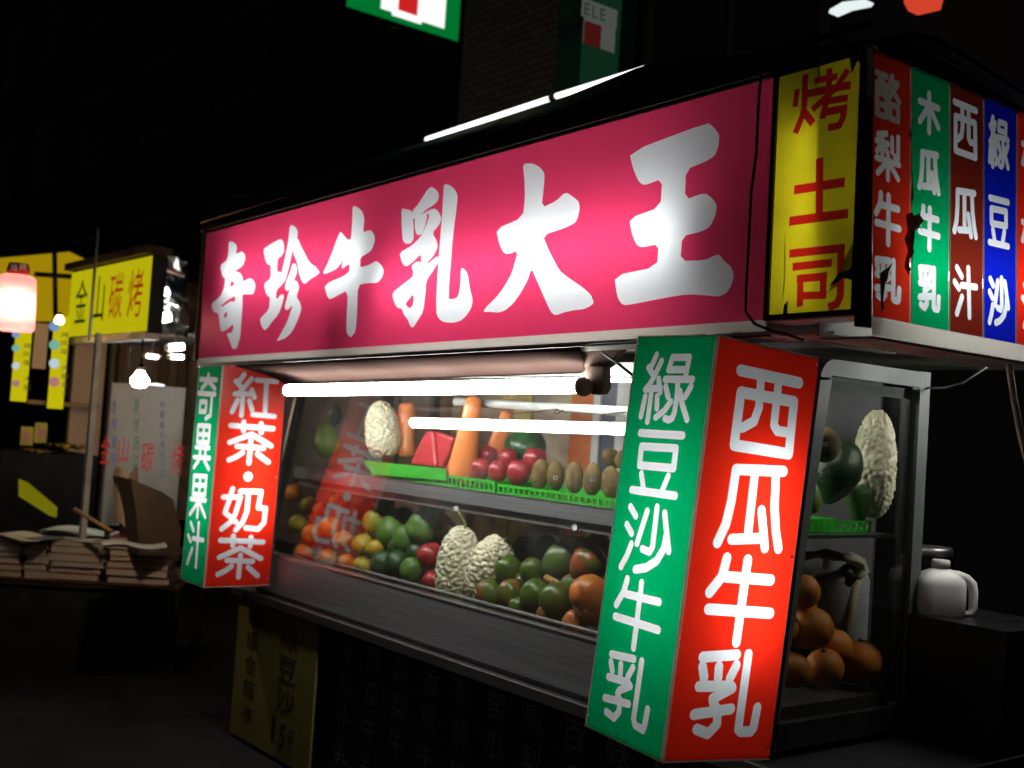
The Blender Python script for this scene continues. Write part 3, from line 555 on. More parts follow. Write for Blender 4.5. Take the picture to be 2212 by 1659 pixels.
MB().box((-5.0,2.26,1.80),(-1.66,3.5,1.812)).build('soffit', mat('soffit_board', (.3,.28,.26), .7, c2=(.2,.19,.17)), rf)
for x, y in ((-5.06,3.42),(-1.70,3.42)): MB().box((x-.02,y-.02,0),(x+.02,y+.02,1.80)).build('post', DARKM, rf)
# white slats under the corner
for k in range(4): MB().box((-1.78+k*.05,2.14,1.765),(-1.75+k*.05,2.6,1.772)).build('slat', ENAMEL, rf)

# ------------------------------------------------------------------ counter
XL, XR = -4.99, -2.0
YB = 3.118
ct = thing('stall_counter', 'dark stall counter with a pale metal edge under the fruit case', 'counter', (-3.3,2.7,0))
MB().box((-5.08,2.452,.02),(-1.72,3.55,.655)).build('body', BLACK, ct)
MB().box((-5.12,2.392,.662),(-1.68,3.58,.682)).build('top', DARKM, ct)
MB().box((-5.12,2.378,.655),(-1.68,2.391,.690)).build('edge_strip', ALU, ct)
MB().box((-1.679,2.378,.655),(-1.668,3.58,.690)).build('edge_strip', DARKM, ct)
DIMW = mat('faded_grey_lettering', (.38,.38,.38), .7)
words = ['木瓜牛乳','西瓜牛乳','酪梨牛乳','香蕉牛乳','葡萄柚汁','苦瓜汁','鳳梨汁','百香果汁','綠豆沙','檸檬汁','芒果牛乳']
for k, wd in enumerate(words):
    x = -4.18+k*.20
    for j, c in enumerate(wd):
        put_char(c, (x,2.4495,.52-j*.135), (.105,0,0), (0,0,.095), DIMW, ct)
# hand-lettered yellow notice
YBD = mat('yellow_board', (.17,.145,.026), .6, c2=(.13,.11,.02), scale=5); INK = mat('black_ink', (.012,.012,.012), .5)
yb = thing('price_notice', 'dim yellow notice with black lettering leaning below the left light box', 'notice', (-4.75,2.40,0))
MB().box((-5.06,2.395,.02),(-4.29,2.405,.645)).build('board', YBD, yb)
for j, c in enumerate('綠豆沙'): put_char(c, (-4.62,2.3935,.49-j*.135), (.17,0,0), (0,0,.11), INK, yb)
for j, c in enumerate(('1','5','元')): put_char(c, (-4.64+j*.075,2.3935,.09-j*.012), (.055 if j else .03,0,0), (0,0,.10), INK, yb)
for j, c in enumerate('檸檬金桔冰'): put_char(c, (-4.95,2.3935,.535-j*.108), (.115,0,0), (0,0,.088), INK, yb)

# ------------------------------------------------------------------ glass fruit case
TAN = math.tan(math.radians(9))
def yg(z): return 2.48+(z-.93)*TAN            # the front pane leans back
STEEL2 = mat('dull_steel', (.30,.30,.31), .38, .55, c2=(.22,.22,.23), scale=9, stretch=(.3,4,10))
ALU2 = mat('grey_green_frame', (.15,.165,.155), .5, .3, c2=(.11,.12,.115), scale=5)
dc = thing('display_case', 'glass-fronted aluminium fruit display case with one shelf', 'display case', (-3.4,2.75,.69))
Z0, Z1 = .872, 1.705
MB().box((XL,2.44,.700),(XR,2.455,.862)).build('front_panel', STEEL2, dc)
MB().box((XL,2.44,.686),(XR,2.475,.699)).build('base_rail', DARKM, dc)
MB().box((XL,2.4405,.8635),(XR,2.50,.8745)).build('sill', ALU, dc)
MB().box((XL+.01,2.458,.690),(XR-.01,YB,.700)).build('floor', STEEL, dc)
g = [[Vector((XL+.012, yg(z), z)), Vector((XR-.012, yg(z), z))] for z in (Z0+.003, Z1)]
GL = glass('case_glass', f0=.085)
vs = [(XL+.02,yg(.876),.876),(XR-.02,yg(.876),.876),(XR-.02,yg(Z1),Z1),(XL+.02,yg(Z1),Z1)]
MB().hexa([*vs, *[(x,y+.0015,z) for x,y,z in vs]]).build('front_pane', GL, dc)
# shelf
SZ = 1.270
MB().box((XL+.02,2.565,SZ-.052),(XR-.03,2.577,SZ)).build('shelf_lip', STEEL2, dc)
MB().box((XL+.02,2.563,SZ+.0005),(XR-.03,2.5775,SZ+.004)).build('shelf_edge', ALU, dc)
MB().box((XL+.02,2.5775,SZ-.012),(XR-.03,YB-.03,SZ-.002)).build('shelf', STEEL, dc)
MB().box((XL+.02,2.583,SZ-.085),(XR-.03,2.610,SZ-.056)).build('shelf_rail', mat('dull_rail', (.35,.32,.3), .45, .7), dc)
for x in (-3.62,-2.93,-2.45): MB().lathe((x,2.582,SZ-.074),[(.0,0),(.013,.001),(.013,.006)],axis=(0,-1,0),n=14).build('bolt', ENAMEL, dc)
# top: frame, roof panel
MB().box((XL,yg(Z1)-.012,Z1),(XR-.0,yg(Z1)+.035,Z1+.045)).build('top_rail', ALU, dc)
MB().box((XL+.01,yg(Z1)+.036,Z1+.028),(XR-.01,YB,Z1+.036)).build('roof_panel', mat('case_roof', (.6,.6,.58), .4, c2=(.5,.5,.48)), dc)
# side frames: slanted front post, top bar with round front corner, back post, foot bar, pane
for sx, X in ((1, XR), (-1, XL)):
    AL = ALU2 if sx > 0 else DARKM
    x0, x1 = (X, X+.026) if sx > 0 else (X-.026, X)
    def bar(y0, z0, y1, z1, y2, z2, y3, z3, nm='side_frame'):
        MB().hexa([(x0,y0,z0),(x1,y0,z0),(x1,y1,z1),(x0,y1,z1),(x0,y3,z3),(x1,y3,z3),(x1,y2,z2),(x0,y2,z2)]).build(nm, AL, dc)
    zt = Z1+.055
    bar(yg(.70)-.01,.70, yg(.70)+.04,.70, yg(Z1)+.04,Z1, yg(Z1)-.01,Z1)
    MB().box((x0,yg(Z1)+.05,zt-.048),(x1,YB-.052,zt-.002)).build('side_frame', AL, dc)
    r = .062; pts = [(yg(Z1)+.05-r*math.sin(a)*1.0, zt-.002-(r-r*math.cos(a))) for a in [k*math.pi/2/6 for k in range(7)]]
    pin = [(yg(Z1)+.05-(r-.042)*math.sin(a), zt-.046-.014*(1-math.cos(a))) for a in [k*math.pi/2/6 for k in range(7)]]
    q = MB()
    for k in range(6):
        (a0,b0),(a1,b1),(c0,d0),(c1,d1) = pts[k],pts[k+1],pin[k],pin[k+1]
        q.hexa([(x0,a0,b0),(x1,a0,b0),(x1,a1,b1),(x0,a1,b1),(x0,c0,d0),(x1,c0,d0),(x1,c1,d1),(x0,c1,d1)])
    q.build('frame_corner', AL, dc)
    MB().box((x0,YB-.051,.70),(x1,YB,zt)).build('side_frame', AL, dc)
    MB().box((x0,yg(.70)+.042,.705),(x1,YB-.053,.775)).build('side_frame', DARKM, dc)
    xs = (X+.010, X+.015) if sx > 0 else (X-.015, X-.010)
    MB().hexa([(xs[0],yg(.776)+.03,.776),(xs[1],yg(.776)+.03,.776),(xs[1],YB-.053,.776),(xs[0],YB-.053,.776),(xs[0],yg(Z1)+.03,Z1),(xs[1],yg(Z1)+.03,Z1),(xs[1],YB-.053,Z1),(xs[0],YB-.053,Z1)]).build('side_pane', glass('side_glass', (.92,.94,.92), smear=.008), dc)
# inner dark gaskets on the right side
GASK = mat('rubber_gasket', (.015,.015,.015), .6)
MB().box((XR-.012,YB-.09,.78),(XR-.002,YB-.054,Z1)).build('gasket', GASK, dc)
MB().box((XR-.012,yg(Z1)+.05,Z1-.03),(XR-.002,YB-.054,Z1)).build('gasket', GASK, dc)
# sloping bed under the lower fruit
XB = -2.33; BED = mat('dark_bed', (.03,.03,.03), .6, c2=(.05,.04,.035))
MB().hexa([(XL+.03,2.50,.703),(XB,2.50,.703),(XB,YB-.04,.703),(XL+.03,YB-.04,.703),(XL+.03,2.50,.83),(XB,2.50,.83),(XB,YB-.04,1.0),(XL+.03,YB-.04,1.0)]).build('sloped_bed', BED, dc)
MB().box((XB+.004,2.50,.703),(XR-.03,YB-.06,.80)).build('flat_bed', BED, dc)
MB().tube([(-4.7,2.492,.888),(-4.0,2.493,.889),(-2.6,2.492,.888),(-2.1,2.493,.889)], .007, 6).build('drip_bead', mat('bead_grey', (.25,.24,.22), .5), dc)

# lamp hung in front of the glass: hood, tube, brackets
HOOD = mat('brown_hood', (.034,.022,.019), .9, c2=(.026,.016,.013), scale=3, spec=0)
TA, TB = at(618,843,'Y',2.26), at(1262,833,'Y',2.26)
lm = thing('tube_lamp', 'bright fluorescent tube with brown hood over the fruit case window', 'lamp', tuple(TA))
tube_lamp(lm, TA, TB, r=.023, m=tube_mat(58))
sgz = lambda x: 2.306+.0174*(x+5.003)-.612
hA, hB = Vector((-4.62,2.088,sgz(-4.62))), Vector((-2.40,2.088,sgz(-2.40))); hC, hD = at(612,826,'Y',2.36), at(1262,803,'Y',2.36)
g = []
for i in range(9):
    t = i/8; a = hA.lerp(hB, t); c = hC.lerp(hD, t)
    g.append([a+AZ*.006-AY*.006, a, a.lerp(c,.3)+AZ*.004, a.lerp(c,.65)+AZ*.006, c, c-AY*.012-AZ*.006])
b = MB(); b.sheet(g, th=(0,.004,.003)); b.build('hood', HOOD, lm)
BRK = mat('bracket_brown', (.17,.115,.09), .7, c2=(.12,.08,.06), scale=9, spec=.1)
Pb = [at(*q_, 'Y', 2.30) for q_ in ((1240,737),(1334,731),(1336,756),(1318,782),(1300,796),(1270,796),(1258,778))]; n = len(Pb)
b = MB(); b.add([*Pb, *[q_+AY*.03 for q_ in Pb]], [tuple(range(n)), tuple(range(n,2*n))[::-1]]+[(i,(i+1)%n,n+(i+1)%n,n+i) for i in range(n)]); b.build('bracket', BRK, lm)
Pb = [at(*q_, 'Y', 2.285) for q_ in ((1264,792),(1302,792),(1304,836),(1296,850),(1278,852),(1266,838))]; n = len(Pb)
b = MB(); b.add([*Pb, *[q_+AY*.03 for q_ in Pb]], [tuple(range(n)), tuple(range(n,2*n))[::-1]]+[(i,(i+1)%n,n+(i+1)%n,n+i) for i in range(n)]); b.build('bracket', BRK, lm)
MB().lathe(at(1258,836,'Y',2.26), [(0,-.012),(.024,-.012),(.028,0),(.028,.012),(.022,.024),(0,.026)], axis=(1,0,0), n=16).build('lamp_holder', mat('holder_brown', (.22,.14,.11), .5), lm)
MB().lathe(TA+AX*.0, [(0,-.02),(.02,-.018),(.022,.0),(.02,.018),(0,.02)], axis=(1,0,0), n=14).build('lamp_holder', DARKM, lm)
MB().tube([at(1300,760,'Y',2.24), at(1335,785,'Y',2.23), at(1372,815,'Y',2.22)], .004, 6).build('cable', CABLE, lm)
# white unlit lamp tube inside the case, with drooping wire
il = thing('lamp_tube', 'white lamp tube along the inside top of the fruit case', 'lamp', (-3,2.72,1.6))
iA, iB = at(985,868,'Y',2.72), at(1420,893,'Y',2.72)
d_ = (iB-iA).normalized(); MB().tube([iA, iB+d_*.5], .017, 14).build('tube', mat('white_plastic', (.75,.75,.73), .35), il)
MB().box((iA.x,2.70,Z1-.0),(iB.x+.5,2.74,Z1+.02)).build('batten', ENAMEL, il)
wp = [at(1100,893,'Y',2.70), at(1150,890,'Y',2.70), at(1200,884,'Y',2.70), at(1215,889,'Y',2.70), at(1262,892,'Y',2.70), at(1300,896,'Y',2.70), at(1350,890,'Y',2.70), at(1400,893,'Y',2.70)]
MB().tube(wp, .0022, 5).build('wire', CABLE, il)
MB().tube([at(1205,884,'Y',2.70), at(1195,892,'Y',2.70), at(1203,894,'Y',2.70), at(1216,886,'Y',2.70)], .0022, 5).build('wire', CABLE, il)
# ------------------------------------------------------------------ fruit
def proto(name, prof, mats, n=28, fn=None, lump=0, seed=0):
    me = bpy.data.meshes.new(name); vs = []; fs = []; m_ = len(prof)
    for i, (r, h) in enumerate(prof):
        for j in range(n):
            a = 2*math.pi*j/n; d = Vector((math.cos(a), math.sin(a), 0)); p = d*r + AZ*h
            k = 1.0
            if lump: k += lump*noise.noise(p*1.3+Vector((seed,seed*2,0)))
            if fn: k *= fn(p, i/(m_-1), a)
            vs.append(Vector((p.x*k, p.y*k, p.z*(1+(k-1)*.6))))
    for i in range(m_-1):
        for j in range(n): fs.append((i*n+j, i*n+(j+1)%n, (i+1)*n+(j+1)%n, (i+1)*n+j))
    me.from_pydata(vs, [], fs); me.materials.append(mats)
    bm = bmesh.new(); bm.from_mesh(me); bmesh.ops.remove_doubles(bm, verts=bm.verts, dist=1e-5); bmesh.ops.recalc_face_normals(bm, faces=bm.faces); bm.to_mesh(me); bm.free()
    me.polygons.foreach_set('use_smooth', [True]*len(me.polygons)); return me
def ball(m_=16, sx=1, sz=1, top=.0, bot=.0, taper=0):
    pr = []
    for i in range(m_+1):
        a = math.pi*i/m_; r = math.sin(a); h = -math.cos(a)
        if top: h -= top*math.exp(-(r/.35)**2)*(h > 0)
        if bot: h += bot*math.exp(-(r/.3)**2)*(h < 0)
        pr.append((max(0,r)*sx*(1+taper*h), h*sz))
    return pr
def place(me, name, loc, s, label, cat, group, rot=(0,0,0)):
    o = bpy.data.objects.new(name, me); COL.objects.link(o); o.location = loc
    o.scale = s if isinstance(s, (tuple, list)) else (s,s,s); o.rotation_euler = rot
    return tag(o, label, cat, group)
def part(me, name, parent, loc=(0,0,0), s=1, rot=(0,0,0)):
    o = bpy.data.objects.new(name, me); COL.objects.link(o); o.parent = parent; o.location = loc; o.scale = (s,s,s); o.rotation_euler = rot; return o
M_KIWI = fruit_mat('kiwi_skin', (.20,.125,.03), (.12,.075,.018), 4, .75, bump=.5, bscale=90)
M_APPLE = fruit_mat('apple_skin', (.42,.03,.045), (.24,.012,.02), 3, .28, speck=(.45,.16,.08), bscale=30)
M_ORANGE = fruit_mat('orange_skin', (.62,.20,.008), (.55,.15,.006), 3, .45, bump=.35, bscale=60)
M_TANG = fruit_mat('tangerine_skin', (.50,.33,.012), (.22,.24,.02), 2.2, .4, bump=.3, bscale=60)
M_GUAVA = fruit_mat('guava_skin', (.10,.22,.02), (.05,.13,.02), 2.5, .45, bump=.4, bscale=18)
M_LIME = fruit_mat('dark_green_skin', (.03,.09,.025), (.016,.05,.016), 3, .4, bump=.3, bscale=20)
M_MANGO = fruit_mat('mango_green_red', (.06,.13,.015), (.36,.05,.02), 1.6, .3, lo=.45, hi=.68, speck=(.2,.2,.06), bscale=50)
M_MANGOG = fruit_mat('mango_green', (.05,.14,.012), (.09,.10,.02), 1.6, .28, speck=(.14,.22,.05), bscale=50)
M_MANGOR = fruit_mat('mango_orange', (.55,.17,.03), (.42,.09,.02), 1.6, .35, speck=(.6,.3,.1), bscale=40)
M_GRAPE = fruit_mat('grapefruit_skin', (.78,.26,.02), (.70,.20,.015), 2, .5, bump=.3, bscale=60)
M_BITTER = fruit_mat('bitter_melon_skin', (.80,.75,.56), (.74,.66,.42), 3, .35, lo=.3, hi=.75, spec=.5)
M_PAPAYA = fruit_mat('papaya_flesh', (.85,.26,.07), (.80,.21,.05), 3, .3)
M_AVO = fruit_mat('avocado_skin', (.02,.045,.012), (.012,.026,.01), 3, .35, speck=(.05,.07,.02), bump=.5, bscale=26)
M_MELON = fruit_mat('watermelon_rind', (.03,.12,.03), (.012,.045,.014), 3.5, .3)
M_STEM = mat('stem_green', (.16,.22,.04), .6, c2=(.2,.2,.05)); M_STEMB = mat('stem_brown', (.07,.045,.02), .7)
ME_KIWI = proto('kiwi', ball(16,1,1.42), M_KIWI, lump=.03)
ME_APPLE = proto('apple', ball(20,1,.95,.22,.14,.08), M_APPLE, lump=.04, seed=2)
ME_ORANGE = proto('orange', ball(18,1,.93,.05,.03), M_ORANGE, lump=.03)
ME_TANG = proto('tangerine', ball(18,1,.88,.08,.05), M_TANG, lump=.05, seed=4)
ME_GUAVA = proto('guava', ball(18,1,1.12,.06,.0,-.08), M_GUAVA, lump=.08, seed=6)
ME_LIME = proto('green_fruit', ball(18,1,1.0,.05,.03), M_LIME, lump=.08, seed=9)
ME_MANGO = proto('mango', ball(18,1,1.12,0,0,.1), M_MANGO, lump=.08, seed=3)
ME_MANGOG = proto('mango_green', ball(18,1,1.08,0,0,.1), M_MANGOG, lump=.08, seed=5)
ME_MANGOR = proto('mango_ripe', ball(18,1,1.15,0,0,.08), M_MANGOR, lump=.06, seed=7)
ME_GRAPE = proto('grapefruit', ball(18,1,.95,.04,.03), M_GRAPE, lump=.03, seed=8)
ME_AVO = proto('avocado', [(r*(1-.38*max(0,h)**1.2), h*1.5) for r, h in ball(20)], M_AVO, lump=.04)
ME_GPOM = proto('green_pomelo', ball(18,1,1.35,.0,.0,-.18), fruit_mat('pale_green_skin', (.20,.30,.04), (.13,.22,.03), 2.5, .45, bump=.3, bscale=30), lump=.06)
ME_MEL = proto('watermelon', ball(20,1,.85), M_MELON)
me = bpy.data.meshes.new('stem'); b = MB(); b.tube([(0,0,-.05),(.02,0,.12),(.07,.02,.25)], [.06,.04,.05], 7)
me.from_pydata([Vector(v) for v in b.v], [], b.f); me.materials.append(M_STEMB); ME_STEM = me
me = bpy.data.meshes.new('sticker'); b = MB(); b.lathe((0,0,0), [(.0,.05),(.19,.035),(.30,0)], n=14)
me.from_pydata([Vector(v) for v in b.v], [], b.f); me.materials.append(mat('sticker_white', (.7,.68,.62), .4)); ME_STK = me
me = bpy.data.meshes.new('sticker_mark'); b = MB(); b.lathe((0,0,.02), [(.0,.05),(.12,.045),(.18,.03)], n=12)
me.from_pydata([Vector(v) for v in b.v], [], b.f); me.materials.append(mat('sticker_green', (.05,.14,.04), .4)); ME_STK2 = me
me = bpy.data.meshes.new('nub'); b = MB(); b.lathe((0,0,0), [(.16,-.04),(.15,.03),(.0,.05)], n=10)
me.from_pydata([Vector(v) for v in b.v], [], b.f); me.materials.append(mat('kiwi_nub', (.06,.035,.012), .8)); ME_NUB = me
me = bpy.data.meshes.new('calyx'); b = MB(); b.lathe((0,0,0), [(.20,-.02),(.15,.05),(.07,.06),(.05,.13),(.0,.14)], n=8)
me.from_pydata([Vector(v) for v in b.v], [], b.f); me.materials.append(mat('calyx_green', (.07,.09,.03), .7)); ME_CALYX = me
# bitter melon: rows of rounded warts over a spindle
def bitter_mesh(seed, n=104, m_=128):
    rnd = random.Random(seed); me = bpy.data.meshes.new('bitter_melon'); N_ = 760; ga = math.pi*(3-math.sqrt(5)); cs = []
    def rad(h):   # h in -1..1
        return (1-abs(h)**2.6)**.55*(1-.14*h)*.46
    for i in range(N_):
        h = -0.97+1.94*(i+.5)/N_; a = ga*i+rnd.uniform(-.35,.35); h += rnd.uniform(-.02,.02); r = rad(h); cs.append((Vector((math.cos(a)*r, math.sin(a)*r, h)), rnd.uniform(.7,1.15)))
    from mathutils import kdtree
    kd = kdtree.KDTree(N_)
    for i, (c, _) in enumerate(cs): kd.insert(c, i)
    kd.balance(); vs = []; fs = []
    for i in range(m_+1):
        h = -math.cos(math.pi*i/m_); r = max(rad(max(-1,min(1,h))), .0)
        for j in range(n):
            a = 2*math.pi*j/n; p = Vector((math.cos(a)*r, math.sin(a)*r, h)); c, ix, ds = kd.find(p)
            k = cs[ix][1]*.058*max(0, 1-(ds/.062)**2)
            out = Vector((math.cos(a), math.sin(a), h*.5)).normalized(); vs.append(p+out*k)
    for i in range(m_):
        for j in range(n): fs.append((i*n+j, i*n+(j+1)%n, (i+1)*n+(j+1)%n, (i+1)*n+j))
    me.from_pydata(vs, [], fs); me.materials.append(M_BITTER)
    bm = bmesh.new(); bm.from_mesh(me); bmesh.ops.remove_doubles(bm, verts=bm.verts, dist=1e-5); bmesh.ops.recalc_face_normals(bm, faces=bm.faces); bm.to_mesh(me); bm.free()
    me.polygons.foreach_set('use_smooth', [True]*len(me.polygons)); return me
ME_BIT = bitter_mesh(3)
def cpx(x, y): return (576+x*.3905, 792+y*.3905)           # close-up of the case -> photograph
def put(me, name, x, y, r, Y, label, cat, group, rot=None, sq=1.0, close=True, stem=False, ax='Y'):
    px, py = cpx(x, y) if close else (x, y); rp = r*.3905 if close else r
    c = at(px, py, ax, Y); s = rp*mpp(c)
    o = place(me, name, c, (s, s, s*sq), label, cat, group, rot or (random.uniform(-.25,.25), random.uniform(-.25,.25), random.uniform(0,6)))
    if stem: part(ME_STEM, 'stem', o, (0,0,.86))
    return o
ORD = ['first','second','third','fourth','fifth','sixth','seventh','eighth']
# kiwis
g = 'kiwis on the upper shelf'
KS = [(946,628),(993,634),(1049,645),(1101,655),(1152,665)]
K4 = 2212/650/1.38889
def k4(x, y): return ((1250+x/3.403)/1.38889, (1150+y/3.403)/1.38889)
for i, (x, y, r) in enumerate([(1260,930,92),(1420,940,90),(1610,962,95),(1795,985,98),(1985,1015,100)]):
    px, py = k4(x, y); c = at(px, py, 'Y', 2.655); s = r/3.403/1.38889*mpp(c)
    o = place(ME_KIWI, 'kiwi', c, (s,s,s*1.22), 'brown kiwi, %s from the apples in the front row on the upper shelf' % ORD[i], 'kiwi', g, (.12*math.sin(i*2), .1*math.cos(i*3), i))
    part(ME_NUB, 'tip', o, (0,0,1.4))
    if i in (1,2,3):
        d = (EYE-c).normalized(); hz = [-.15,-.45,.05][i-1]
        v = Vector((d.x, d.y, hz)).normalized(); 
        loc = Vector((v.x, v.y, v.z*1.42)); lo = o.rotation_euler.to_matrix().inverted() @ loc
        q = o.rotation_euler.to_matrix().inverted() @ Vector((v.x, v.y, v.z*.5)); rt = q.to_track_quat('Z','Y').to_euler()
        st = part(ME_STK, 'sticker', o, lo*.97, .85, rt); part(ME_STK2, 'sticker_mark', st, (0,0,.012), 1)
for i, (x, y, r) in enumerate([(1990,765,92),(2120,775,92)]):
    px, py = k4(x, y); c = at(px, py, 'Y', 2.76); s = r/3.403/1.38889*mpp(c)
    o = place(ME_KIWI, 'kiwi', c, s, ['brown kiwi showing its stem end behind the front kiwis beside the green light box','brown kiwi in the back row half hidden by the green light box'][i], 'kiwi', g, (.9,.2,i)); part(ME_NUB, 'tip', o, (0,0,1.4))
# apples
g = 'red apples on the upper shelf'
for i, (x, y, r, Y) in enumerate([(650,880,100,2.66),(830,900,100,2.66),(1040,915,118,2.66),(720,745,98,2.76),(930,775,100,2.76),(1205,790,120,2.76)]):
    px, py = k4(x, y); c = at(px, py, 'Y', Y); s = r/3.403/1.38889*mpp(c)
    o = place(ME_APPLE, 'apple', c, (s,s,s*1.3), '%s dark red apple from the left in the %s row of the upper shelf' % (ORD[i % 3], 'front' if i < 3 else 'back'), 'apple', g, (.15*math.sin(i*3), .2*math.cos(i*5), i*1.3)); part(ME_STEM, 'stem', o, (0,0,.72), 1.0)
# papayas: cut lengths standing on end, pointed upwards
def papaya(xt, yt, xb, yb, rt, rb, Y, label):
    a = at(*cpx(xb, yb), 'Y', Y); t = at(*cpx(xt, yt), 'Y', Y); s = .3905*mpp(a); ax = (t-a); L = ax.length
    t_ = [(.0,0),(rb*.8,0),(rb,.03),(rb*1.0,.15),(rb*.9,.32),(rt+(rb-rt)*.5,.5),(rt*1.08,.72),(rt,.9),(rt*.86,.97),(rt*.4,1.0),(0,1.0)]
    b = MB(); b.lathe(a, [(r*s, h*L) for r, h in t_], axis=ax, n=28, fn=lambda d, h: 1+.04*math.sin(3*math.atan2(d.y,d.x)))
    o = b.build('papaya', M_PAPAYA); return tag(o, label, 'papaya', 'peeled papayas on the upper shelf')
papaya(1150,165,1068,640,48,80,2.665,'tall peeled orange papaya standing in front of the red apples')
papaya(1345,190,1275,480,32,62,2.83,'peeled orange papaya standing behind the apples, left of the green melon')
papaya(775,200,770,500,45,48,2.80,'peeled orange papaya standing behind the bitter melon and watermelon')
# watermelon wedges
M_FLESH = fruit_mat('watermelon_flesh', (.62,.045,.05), (.52,.03,.04), 6, .35, speck=(.66,.10,.09), bscale=50); M_PITH = mat('watermelon_pith', (.6,.62,.42), .5)
def wedge(pts, Y, dy, label):
    P = [at(*cpx(x, y), 'Y', Y) for x, y in pts]; n = len(P); c = sum(P, Vector())/n
    back = [p+AY*dy+(c-p)*.25 for p in P]
    o = thing('watermelon_wedge', label, 'watermelon', tuple(min(P, key=lambda p: p.z)), 'cut watermelon on the upper shelf')
    b = MB(); b.add([*P, *back], [tuple(range(n)), tuple(range(n, 2*n))[::-1]] + [(i,(i+1)%n,n+(i+1)%n,n+i) for i in range(n)]); fl = b.build('flesh', M_FLESH, o)
    bm = fl.modifiers.new('b','BEVEL'); bm.width = .016; bm.segments = 3
    lo = sorted(P, key=lambda p: p.z)[:2]; lo.sort(key=lambda p: p.x)
    a, b_ = lo; q = MB(); q.hexa([a-AZ*.02-AX*.003,b_-AZ*.02+AX*.003,b_-AZ*.02+AY*dy,a-AZ*.02+AY*dy,a-AZ*.001,b_-AZ*.001,b_-AZ*.001+AY*dy,a-AZ*.001+AY*dy]); q.build('rind', M_PITH, o)
wedge([(780,545),(875,350),(915,350),(935,560)], 2.68, .10, 'pale side of a cut red watermelon wedge standing left of the tall papaya')
wedge([(942,560),(922,352),(1032,390),(1010,470),(965,560)], 2.70, .12, 'darker red watermelon wedge with its point turned right beside the papaya')
wedge([(950,585),(1000,500),(1030,520),(1010,590)], 2.72, .08, 'small watermelon piece with pale rind tucked behind the tall papaya')
# others on the shelf
put(ME_GPOM, 'green_pomelo', 335, 405, 72, 2.70, 'pale green long fruit at the left end of the upper shelf', 'fruit', 'green fruit', rot=(.1,-.25,0))
put(ME_MEL, 'green_melon', 1430, 440, 118, 2.86, 'round dark green melon at the back of the upper shelf behind the apples', 'melon', 'green fruit', rot=(.4,.2,.5))
put(ME_AVO, 'avocado', 380, 265, 42, 2.86, 'small brown fruit at the back left above the pale green one', 'fruit', 'green fruit', rot=(.1,.1,0))
def bitter(xt, yt, xb, yb, hw, Y, label, stem=None, close=True):
    f = cpx if close else (lambda x, y: (x, y)); k = .3905 if close else 1
    t, a = at(*f(xt, yt), 'Y', Y), at(*f(xb, yb), 'Y', Y); L = (t-a).length/2; s = k*hw*mpp(a)/.5
    rot = (t-a).to_track_quat('Z','Y').to_euler(); c = (t+a)/2
    o = place(ME_BIT, 'bitter_melon', c, (s, s, L), label, 'bitter melon', 'white bitter melons', rot)
    if stem:
        pts = [f(*p) for p in stem]; w = [at(*p, 'Y', Y) for p in pts]
        b = MB(); b.tube(w, [.006]+[.0032]*(len(w)-1), 7)
        me = bpy.data.meshes.new('stem'); bpy.context.view_layer.update(); inv = Matrix.LocRotScale(c, rot.to_quaternion() if hasattr(rot,'to_quaternion') else rot, Vector((s,s,L))).inverted()
        me.from_pydata([inv @ Vector(v) for v in b.v], [], b.f); me.materials.append(M_STEM); me.polygons.foreach_set('use_smooth', b.sm); part(me, 'stem', o)
    return o
bitter(625,195,655,505,98,2.70,'tall warty bitter melon standing on the upper shelf left of the watermelon')
bitter(1085,885,1035,1315,122,2.58,'large warty white bitter melon with a long stem leaning left on the lower deck',[(1098,905),(1100,870),(1060,800),(1000,730),(935,680)])
bitter(1300,945,1165,1310,130,2.64,'warty white bitter melon leaning right of the large one on the lower deck',[(1312,980),(1325,945),(1345,830),(1375,725)])
bitter(1490,1040,1440,1260,75,2.80,'small pale bitter melon half hidden behind the green mangoes')
# green plastic trays
GP = mat('green_plastic', (.04,.42,.03), .35, c2=(.03,.34,.02))
def tray(x0, x1, y0, y1, z, h, label, hh=None):
    t = thing('plastic_tray', label, 'tray', (x0, y0, z), 'green plastic trays on the upper shelf')
    MB().box((x0+.006,y0+.006,z),(x1-.006,y1-.006,z+.004)).build('base', GP, t)
    MB().box((x0,y1-.004,z+.001),(x1,y1,z+h)).build('back_wall', GP, t)
    q = MB(); q.box((x0,y0,z+h-.010),(x1,y0+.006,z+h)); q.box((x0,y0+.001,z),(x1,y0+.005,z+.008)); n = max(3, int((x1-x0)/.030))
    for i in range(n+1):
        x = x0+(x1-x0-.008)*i/n; q.box((x,y0+.0005,z+.002),(x+.009,y0+.0055,z+h-.002))
    q.build('slotted_front', GP, t)
    for x in (x0, x1-.005): MB().box((x,y0+.007,z+.002),(x+.005,y1-.005,z+h-.001)).build('side_wall', GP, t)
zs = SZ
tray(-4.30,-3.42,2.60,2.90,zs,.045,'bright green slotted tray under the papaya and watermelon')
tray(-3.40,-2.72,2.60,2.90,zs,.036,'bright green slotted tray under the apples and first kiwis')
tray(-2.70,-2.13,2.60,2.90,zs,.036,'bright green slotted tray running behind the green light box')
# flat green sheet lying across the left tray
pl = [at(*cpx(530,518),'Y',2.592), at(*cpx(992,566),'Y',2.592), at(*cpx(992,630),'Y',2.588), at(*cpx(590,596),'Y',2.588)]
b = MB(); b.hexa([*pl, *[p+Vector((0,.004,-.003)) for p in pl]]); o = b.build('tray_liner', GP); tag(o, 'flat bright green plastic liner along the front of the tray below the watermelon', 'liner')
